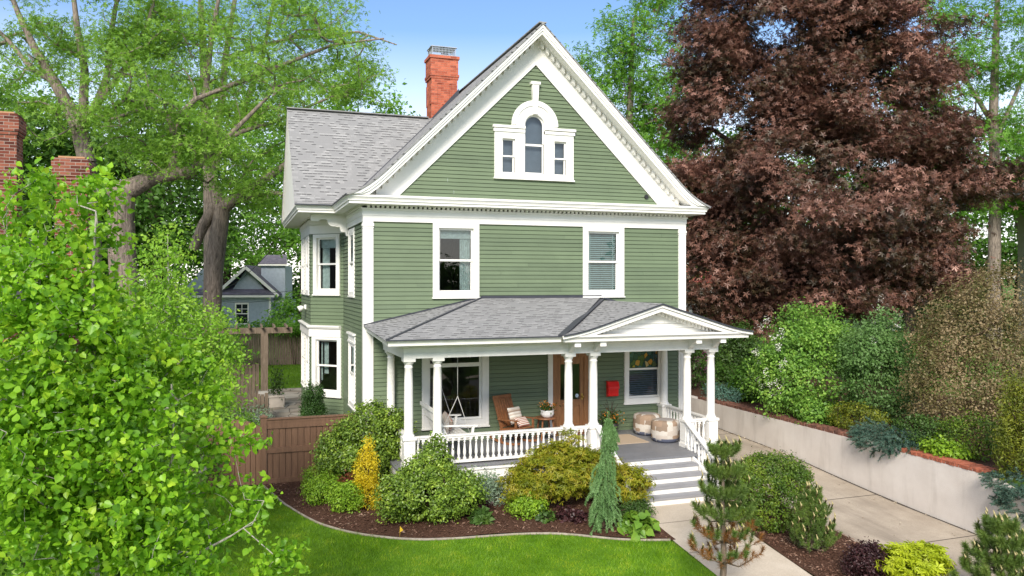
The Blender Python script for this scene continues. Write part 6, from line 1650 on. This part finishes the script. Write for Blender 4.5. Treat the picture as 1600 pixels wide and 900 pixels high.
# under-storey beyond the left yards
for i, (lb, u, d, h, ru, mt) in enumerate((('hedge-like shrub under the bent tree', 235, 30, 3.2, 110, 'l_bright'), ('leafy shrub beside the small grey house', 285, 40, 4.0, 80, 'l_bright'), ('leafy shrub behind the back fence, right of the grey house', 478, 48, 4.6, 50, 'l_bright'), ('dark shrub at the far left behind the brick house', 60, 34, 5.0, 160, 'l_far'), ('far hedge-like thicket left of the grey house', 215, 66, 7.5, 90, 'l_far'), ('far thicket directly behind the grey house', 350, 84, 8.5, 110, 'l_far'), ('far thicket between grey house and green house', 460, 80, 8.0, 70, 'l_far'), ('far thicket at the left edge beyond the brick house', 80, 70, 8.0, 110, 'l_far'), ('far thicket under the pale tree at the right edge', 1560, 58, 10.0, 80, 'l_far'), ('far thicket behind the bronze shrub', 1470, 62, 8.0, 70, 'l_far'))):
    p = at(u, 560, d); b = (p[0], p[1], 0.3); w_ = ru*px(d)
    shrub('understorey_shrub', lb, 'shrub', b, [(0,0,h*0.5,w_,w_*0.6,h*0.5),(w_*0.5,0,h*0.4,w_*0.6,w_*0.5,h*0.4),(-w_*0.5,0,h*0.4,w_*0.6,w_*0.5,h*0.4)], 190, 26, 0.3 if d < 60 else 0.6, 0.2 if d < 60 else 0.38, 'diamond', M[mat_] if False else M[mt], seed=140+i)

# ------------------------------------------------------------------ right side
mx, my = at(1300,480,32)[:2]; mb_ = (mx, my, g_up(mx, my))
pm = [E(1300,300,32,235,150,0.9),E(1240,60,32,175,130,0.9),E(1150,200,32,120,110),E(1430,300,32,125,110),E(1330,130,32,170,120),E(1180,370,32,115,100),E(1400,415,32,125,65),E(1120,90,32,80,90),E(1260,-60,32,140,110),E(1080,300,32,50,60),E(1500,290,32,45,50),E(1280,420,32,150,60)]
pm += [E(1200,450,31,110,45),E(1400,450,31,120,45),E(1120,430,31,60,60),E(1300,460,31,140,40)]
pm += [E(1110,480,31,50,40),E(1180,490,31,60,30)]
C = cloud(pm, 680, 0.5, 0.18, None, 201)
tree('purple_maple', 'huge dark purple-leaved maple towering right of the green house', 'tree', mb_, [[(*mb_,0.42)]+P_([(1296,400,.36),(1288,300,.30),(1280,180,.24),(1270,60,.17),(1262,-80,.1)],32),
     P_([(1290,330,.18),(1200,260,.14),(1110,200,.08)],32), P_([(1290,340,.18),(1390,280,.14),(1500,270,.07)],32), P_([(1282,200,.15),(1220,120,.11),(1150,60,.07)],32), P_([(1282,210,.15),(1360,120,.11),(1420,60,.07)],32), P_([(1293,390,.16),(1400,390,.11),(1490,380,.06)],32), P_([(1293,390,.16),(1190,380,.11),(1110,370,.06)],32)],
     None, 0, 230, 0.46, 0.165, 'maple', M['l_purple'], M['bark_dark'], r_tip=0.016, flat=0.5, up=0.9, out=0.55, targets=C)
elm('tall bright green tree between the gable and the purple maple', [P_([(985,520,.35),(980,300,.28),(985,150,.2),(990,30,.1)],46), P_([(980,300,.18),(940,200,.12),(915,120,.06)],46)],
    [E(960,170,46,75,90),E(1010,90,46,70,80),E(930,120,46,40,50),E(1040,180,46,60,110),E(985,290,46,80,70),E(1020,10,46,40,40)], 330, 44, 0.24, 205, 'l_bright', sp=0.48, gap=None)
elm('tall pale green tree with visible dark trunk at the right edge', [P_([(1552,480,.36),(1555,300,.3),(1552,180,.25),(1556,60,.18),(1560,-40,.1)],44), P_([(1555,200,.15),(1500,110,.1),(1470,60,.06)],44), P_([(1555,220,.14),(1590,140,.1),(1620,60,.06)],44), P_([(1553,330,.13),(1600,300,.08)],44)],
    [E(1500,60,44,70,80),E(1500,170,44,60,70),E(1580,60,44,70,90),E(1600,200,44,60,80),E(1560,300,44,70,50),E(1450,-10,44,50,50)], 240, 42, 0.22, 206, 'l_bright', sp=0.45, gap=(0.5,-0.5))
for i, (lb, u, d, vt, ru, mt) in enumerate((('backdrop tree behind the lower purple maple, left part', 1120, 58, 200, 110, 'l_far'), ('backdrop tree behind the purple maple trunk', 1270, 60, 220, 130, 'l_bright'), ('backdrop tree behind the right side of the purple maple', 1420, 56, 120, 110, 'l_bright'), ('backdrop tree at the far right edge', 1590, 60, 200, 110, 'l_far'), ('backdrop tree directly behind the house chimney side', 1010, 64, 170, 90, 'l_far'))):
    vb = 441+3.6/px(d); vm = (vt+440)/2; rv = (440-vt)/2
    elm(lb, [P_([(u,vb-2,.4),(u+8,vm+rv*0.5,.33),(u-4,vm,.22),(u+3,vt+rv*0.5,.1)],d)], [E(u,vm,d,ru,rv),E(u-ru*0.5,vm+rv*0.4,d,ru*0.6,rv*0.6),E(u+ru*0.5,vm+rv*0.4,d,ru*0.6,rv*0.6),E(u,vt+rv*0.4,d,ru*0.6,rv*0.5)], 240, 34, 0.36, 220+i, mt, sp=0.62, gap=None, shape='diamond', bark='bark_dark', group=ft, name='backdrop_tree', shell=0.55)

def up_shrub(name, label, u, v, d, ells, n, per, sp, leaf, shape, mat, cat='shrub', **k):
    p = at(u, v, d); b = (p[0], p[1], g_up(p[0], p[1])); return shrub(name, label, cat, b, ells, n, per, sp, leaf, shape, M[mat] if isinstance(mat, str) else mat, **k)
la = up_shrub('lilac', 'broad bright green lilac with white flower heads above the retaining wall', 1265, 640, 24.0, [(0,0,1.3,1.35,1.2,1.25),(-0.8,0,0.9,1.0,0.9,0.85),(0.5,0.2,2.1,1.1,1.0,0.9),(-0.6,0.1,2.2,0.8,0.8,0.75),(-0.9,0,1.6,0.7,0.7,0.6),(-0.35,0,2.9,0.35,0.35,0.5),(0.7,0.1,2.9,0.4,0.4,0.4),(-1.4,0,1.5,0.4,0.4,0.5)], 230, 90, 0.20, 0.085, 'oval', 'l_lilac', 'bush', seed=230, flat=0.55, rough=0.24)
p = at(1205,560,23.3); flowers(la, [(p[0],p[1],p[2],0.42,0.5,1.15)], 26, 26, 0.05, 0.045, M['f_white'])
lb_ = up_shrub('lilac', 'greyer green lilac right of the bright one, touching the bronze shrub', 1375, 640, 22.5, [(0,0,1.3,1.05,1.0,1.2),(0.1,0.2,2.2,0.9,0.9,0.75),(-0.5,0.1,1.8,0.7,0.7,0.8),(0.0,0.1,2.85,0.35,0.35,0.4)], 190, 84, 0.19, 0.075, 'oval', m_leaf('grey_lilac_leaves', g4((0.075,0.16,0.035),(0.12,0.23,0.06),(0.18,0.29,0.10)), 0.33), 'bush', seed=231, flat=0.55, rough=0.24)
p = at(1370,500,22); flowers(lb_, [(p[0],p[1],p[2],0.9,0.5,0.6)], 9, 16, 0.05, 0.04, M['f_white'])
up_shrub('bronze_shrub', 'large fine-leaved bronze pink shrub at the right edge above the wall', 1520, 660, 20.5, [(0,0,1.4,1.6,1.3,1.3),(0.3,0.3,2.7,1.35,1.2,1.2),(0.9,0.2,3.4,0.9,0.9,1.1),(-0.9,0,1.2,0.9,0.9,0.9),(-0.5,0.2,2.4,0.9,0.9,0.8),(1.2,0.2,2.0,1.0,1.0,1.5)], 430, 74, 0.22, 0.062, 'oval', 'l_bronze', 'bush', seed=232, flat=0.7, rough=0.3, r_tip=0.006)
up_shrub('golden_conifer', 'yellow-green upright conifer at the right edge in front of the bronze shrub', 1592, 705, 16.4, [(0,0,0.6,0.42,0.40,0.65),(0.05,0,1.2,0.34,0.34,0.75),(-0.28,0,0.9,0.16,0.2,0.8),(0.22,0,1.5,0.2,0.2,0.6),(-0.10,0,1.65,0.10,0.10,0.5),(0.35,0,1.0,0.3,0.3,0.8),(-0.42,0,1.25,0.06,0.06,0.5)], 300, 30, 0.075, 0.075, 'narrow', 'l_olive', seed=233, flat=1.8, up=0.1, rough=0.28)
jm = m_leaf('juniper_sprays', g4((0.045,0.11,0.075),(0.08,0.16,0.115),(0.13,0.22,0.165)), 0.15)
def juniper(label, ells, n, seed):
    b = (ells[0][0]+0.3, ells[0][1], WT(ells[0][1]))
    T = thing('creeping_juniper', b, label, 'shrub')
    C, Nr = cloud(ells, n, 0.5, 0.2, None, seed)
    out = Nr*np.array([1,1,0.2])+np.array([-0.8,0,0.1]); D = unit(out + rng.normal(size=out.shape)*0.45)
    A = C; B = C + D*0.20; B[:,2] -= 0.02
    V, F, nv, n_ = tube_edges(A, B, np.full(n,0.007), np.full(n,0.004), 4); np_mesh('stem', V-np.array(b), F, nv, n_, M['bark_brown'], T)
    conifer_needles(A, B, 62, 0.05, 0.013, jm, T, 0.7, 'foliage', 0.8)
juniper('blue-green creeping juniper spilling over the wall between the two brick copings', [(XW+0.25,-4.15,1.22,0.55,0.85,0.20),(XW+0.05,-4.2,1.10,0.25,0.6,0.22),(XW+0.6,-3.9,1.3,0.5,0.9,0.25)], 620, 241)
juniper('blue-green creeping juniper draping over the low street end of the wall', [(XW+0.15,-7.75,1.02,0.5,0.6,0.22),(XW-0.05,-8.2,0.74,0.28,0.8,0.30),(XW+0.5,-8.6,0.8,0.6,0.9,0.3)], 800, 242)
for i, (lb, x, y, ells, mt, lf, shp) in enumerate((
   ('low dark green shrub behind the first coping juniper', 12.7,-4.7,[(0,0,0.35,0.55,0.7,0.40)],'l_dark',0.06,'oval'),
   ('low yellow-green and bronze barberry behind the wall coping', 12.75,-2.6,[(0,0,0.36,0.5,1.0,0.38)],'l_olive',0.055,'oval'),
   ('dark rounded evergreen between bronze shrub and wall', 13.0,-5.9,[(0,0,0.45,0.6,0.8,0.55)],'l_yew',0.055,'oval'),
   ('bright green hosta-like plant above the brick coping', 12.45,-5.6,[(0,0,0.14,0.30,0.45,0.18)],'l_box',0.08,'oval'),
   ('pale green low bush above the dark coping', 12.5,-1.2,[(0,0,0.30,0.45,0.6,0.35)],'l_lilac',0.08,'oval'),
   ('bluish low juniper near the far end of the wall', 12.5,3.4,[(0,0,0.25,0.5,0.9,0.28)],'l_juniper',0.06,'narrow'),
   ('dark green clipped bush seen through the porch columns', 13.1,6.4,[(0,0,0.9,1.0,1.1,1.0),(0,0,1.6,0.7,0.8,0.6)],'l_dark',0.09,'oval'),
   ('green juniper mound left of the white lilac', 13.2,4.1,[(0,0,0.55,0.75,0.9,0.6)],'l_far',0.07,'narrow'))):
    shrub('border_shrub', lb, 'shrub', (x,y,g_up(x,y)), ells, 130, 26, 0.09, lf, shp, M[mt], seed=250+i)
for i, (u, v, d, h, w2, mt) in enumerate(((1150,560,28.5,2.3,34,'l_dark'),(1125,500,40,2.6,60,'l_far'),(1175,590,26.5,1.3,26,'l_far'))):
    up_shrub('evergreen_shrub', ('dark rounded evergreen just right of the porch corner','dark shrubbery under the left side of the purple maple','low spreading juniper between porch corner and white lilac')[i], u, 441+4.0/px(d), d, [(0,0,h*0.5,w2*px(d),w2*px(d)*0.8,h*0.5),(0.1,0,h*0.75,w2*px(d)*0.7,w2*px(d)*0.6,h*0.3)], 240, 36, 0.14, 0.09, 'oval', mt, seed=270+i)
az = shrub('azalea', 'bush with magenta pink flowers seen between the right porch columns', 'bush', (12.9,8.8,g_up(12.9,8.8)), [(0,0,0.9,0.9,0.9,0.95),(0,0,1.7,0.6,0.6,0.5)], 170, 24, 0.12, 0.09, 'oval', M['l_dark'], seed=260)
p = at(1096,560,31.2); flowers(az, [(p[0],p[1],p[2],0.35,0.4,0.55)], 30, 24, 0.07, 0.07, M['f_pink'])
# neighbour's eave at the far right and a pale house far behind the maple
hx, hy, hz = at(1652,300,42)
nh = thing('neighbour_house', (hx,hy,1.3), 'neighbouring house at the far right edge with only its dark eave showing', 'house', -TH)
q = MB(); q.box(3.0,0.5,0,9,8,hz-1.6); q.build('wall', plain('tan_wall',(0.35,0.30,0.25,1),0.8), nh)
q = MB(); q.add([(-2.3,-0.8,hz-1.5),(9.5,-0.8,hz-1.5),(9.5,9,hz-1.5),(-2.3,9,hz-1.5),(2.5,4,hz+1.2),(9.5,4,hz+1.2)], [(0,1,5,4),(1,2,5),(2,3,4,5),(3,0,4),(3,2,1,0)]); q.build('roof', M['dark_shingle'], nh)
q = MB(); q.box(-2.35,-0.86,hz-1.7,9.5,-0.801,hz-1.5); q.build('gutter', plain('dark_gutter',(0.05,0.05,0.055,1),0.5), nh)
fx, fy, _ = at(1130,470,75)
fh = thing('neighbour_house', (fx,fy,1.5), 'pale house with a red roof far behind the purple maple', 'house', -TH)
q = MB(); q.box(-3,0,0,5,6,3.6); q.build('wall', plain('pale_wall',(0.62,0.58,0.53,1),0.8), fh)
q = MB(); q.prism([(-3.4,-0.5,3.5),(5.4,-0.5,3.5),(5.4,3,5.2),(-3.4,3,5.2)], (0,0,0.12)); q.build('roof', plain('red_roof',(0.42,0.10,0.07,1),0.8,0.2), fh)
for x in (-1.6,1.8):
    q = MB(); q.box(x,-0.05,1.0,x+1.1,0.01,2.6); q.build('window', plain('dark_pane',(0.03,0.035,0.04,1),0.1), fh)
# trees across the street: reflected in the window panes
for i, (lb, x, y, h, r_) in enumerate((('round street tree on the far side of the road, left', -14,-38,11,4.5), ('low round street tree on the far side of the road, middle', 11,-40,8.2,3.6), ('tall street tree on the far side of the road, far right', 33,-41,11,5))):
    g_ = g_yard(y)
    tree('street_tree', lb, 'tree', (x,y,g_), [[(x,y,g_-0.1,.3),(x+0.1,y,g_+3,.24),(x,y+0.1,g_+h*0.6,.14)]], [(x,y,g_+h*0.62,r_,r_,h*0.4)], 170, 30, 0.5, 0.45, 'diamond', M['l_far'], M['bark_grey'], seed=300+i, group='street trees across the road')
# ------------------------------------------------------------------ sky, sun, camera
w = bpy.data.worlds.new('World'); SC.world = w; w.use_nodes = True
nt = w.node_tree; nt.nodes.clear()
SUN_EL, SUN_AZ = math.radians(34), math.radians(206)     # azimuth of the sun, clockwise from +Y
sky = nt.nodes.new('ShaderNodeTexSky'); sky.sky_type = 'NISHITA'; sky.sun_disc = False
sky.sun_elevation = SUN_EL; sky.sun_rotation = SUN_AZ; sky.air_density = 1.0; sky.dust_density = 0.35; sky.ozone_density = 4.0; sky.altitude = 300
tc = nt.nodes.new('ShaderNodeTexCoord'); sp = nt.nodes.new('ShaderNodeSeparateXYZ'); nt.links.new(tc.outputs['Generated'], sp.inputs[0])
mp = nt.nodes.new('ShaderNodeMapping'); mp.inputs['Scale'].default_value = (1.0,1.0,3.0); mp.inputs['Location'].default_value = (0.35,0.1,0.2); nt.links.new(tc.outputs['Generated'], mp.inputs['Vector'])
ns = nt.nodes.new('ShaderNodeTexNoise'); ns.inputs['Scale'].default_value = 1.7; ns.inputs['Detail'].default_value = 7; ns.inputs['Roughness'].default_value = 0.58; nt.links.new(mp.outputs[0], ns.inputs['Vector'])
def wm(op, a, b, clamp=False):
    x = nt.nodes.new('ShaderNodeMath'); x.operation = op; x.use_clamp = clamp
    for s, v in ((x.inputs[0], a), (x.inputs[1], b)):
        if isinstance(v, bpy.types.NodeSocket): nt.links.new(v, s)
        else: s.default_value = v
    return x.outputs[0]
rp = nt.nodes.new('ShaderNodeValToRGB'); rp.color_ramp.elements[0].position = 0.43; rp.color_ramp.elements[1].position = 0.62; nt.links.new(ns.outputs['Fac'], rp.inputs['Fac'])
low = nt.nodes.new('ShaderNodeMapRange'); low.inputs['From Min'].default_value = 0.0; low.inputs['From Max'].default_value = 0.30; low.inputs['To Min'].default_value = 0.85; low.inputs['To Max'].default_value = 0.0; nt.links.new(sp.outputs['Z'], low.inputs['Value'])
hi = nt.nodes.new('ShaderNodeMapRange'); hi.inputs['From Min'].default_value = 0.36; hi.inputs['From Max'].default_value = 0.58; nt.links.new(sp.outputs['Z'], hi.inputs['Value'])
cl = wm('MAXIMUM', wm('MULTIPLY', wm('MULTIPLY', rp.outputs['Color'], hi.outputs['Result']), 0.9), low.outputs['Result'])  # unseen clouds only above the view, added as neutral fill light
mxn = nt.nodes.new('ShaderNodeMix'); mxn.data_type = 'RGBA'; nt.links.new(cl, mxn.inputs[0]); nt.links.new(sky.outputs[0], mxn.inputs[6]); mxn.inputs[7].default_value = (10.4,9.9,9.3,1)
bg = nt.nodes.new('ShaderNodeBackground'); bg.inputs['Strength'].default_value = 0.115; nt.links.new(mxn.outputs[2], bg.inputs['Color'])
wo = nt.nodes.new('ShaderNodeOutputWorld'); nt.links.new(bg.outputs[0], wo.inputs['Surface'])
sl = bpy.data.lights.new('sun', 'SUN'); sl.energy = 3.1; sl.angle = math.radians(20); sl.color = (1.0,0.925,0.82)
so = bpy.data.objects.new('sun', sl); COL.objects.link(so)
sd = Vector((math.sin(SUN_AZ)*math.cos(SUN_EL), math.cos(SUN_AZ)*math.cos(SUN_EL), math.sin(SUN_EL)))
so.rotation_euler = sd.to_track_quat('Z','Y').to_euler(); so.location = (-20,-30,40)

cam = bpy.data.cameras.new('camera'); co_ = bpy.data.objects.new('camera', cam); COL.objects.link(co_)
co_.location = (CX, CY, CZ); co_.rotation_euler = (PI/2, 0, -TH)
cam.sensor_width = 36; cam.lens = FPX/1600*36; cam.shift_y = -(450-HYP)/1600
cam.clip_start = 0.1; cam.clip_end = 3000
SC.camera = co_
SC.render.resolution_x, SC.render.resolution_y = 1024, 576
vs_ = SC.view_settings; vs_.view_transform = 'Standard'; vs_.look = 'None'; vs_.exposure = 0.80; vs_.gamma = 1.0; vs_.use_curve_mapping = False
cy_ = SC.cycles; cy_.max_bounces = 8; cy_.transparent_max_bounces = 12; cy_.diffuse_bounces = 5
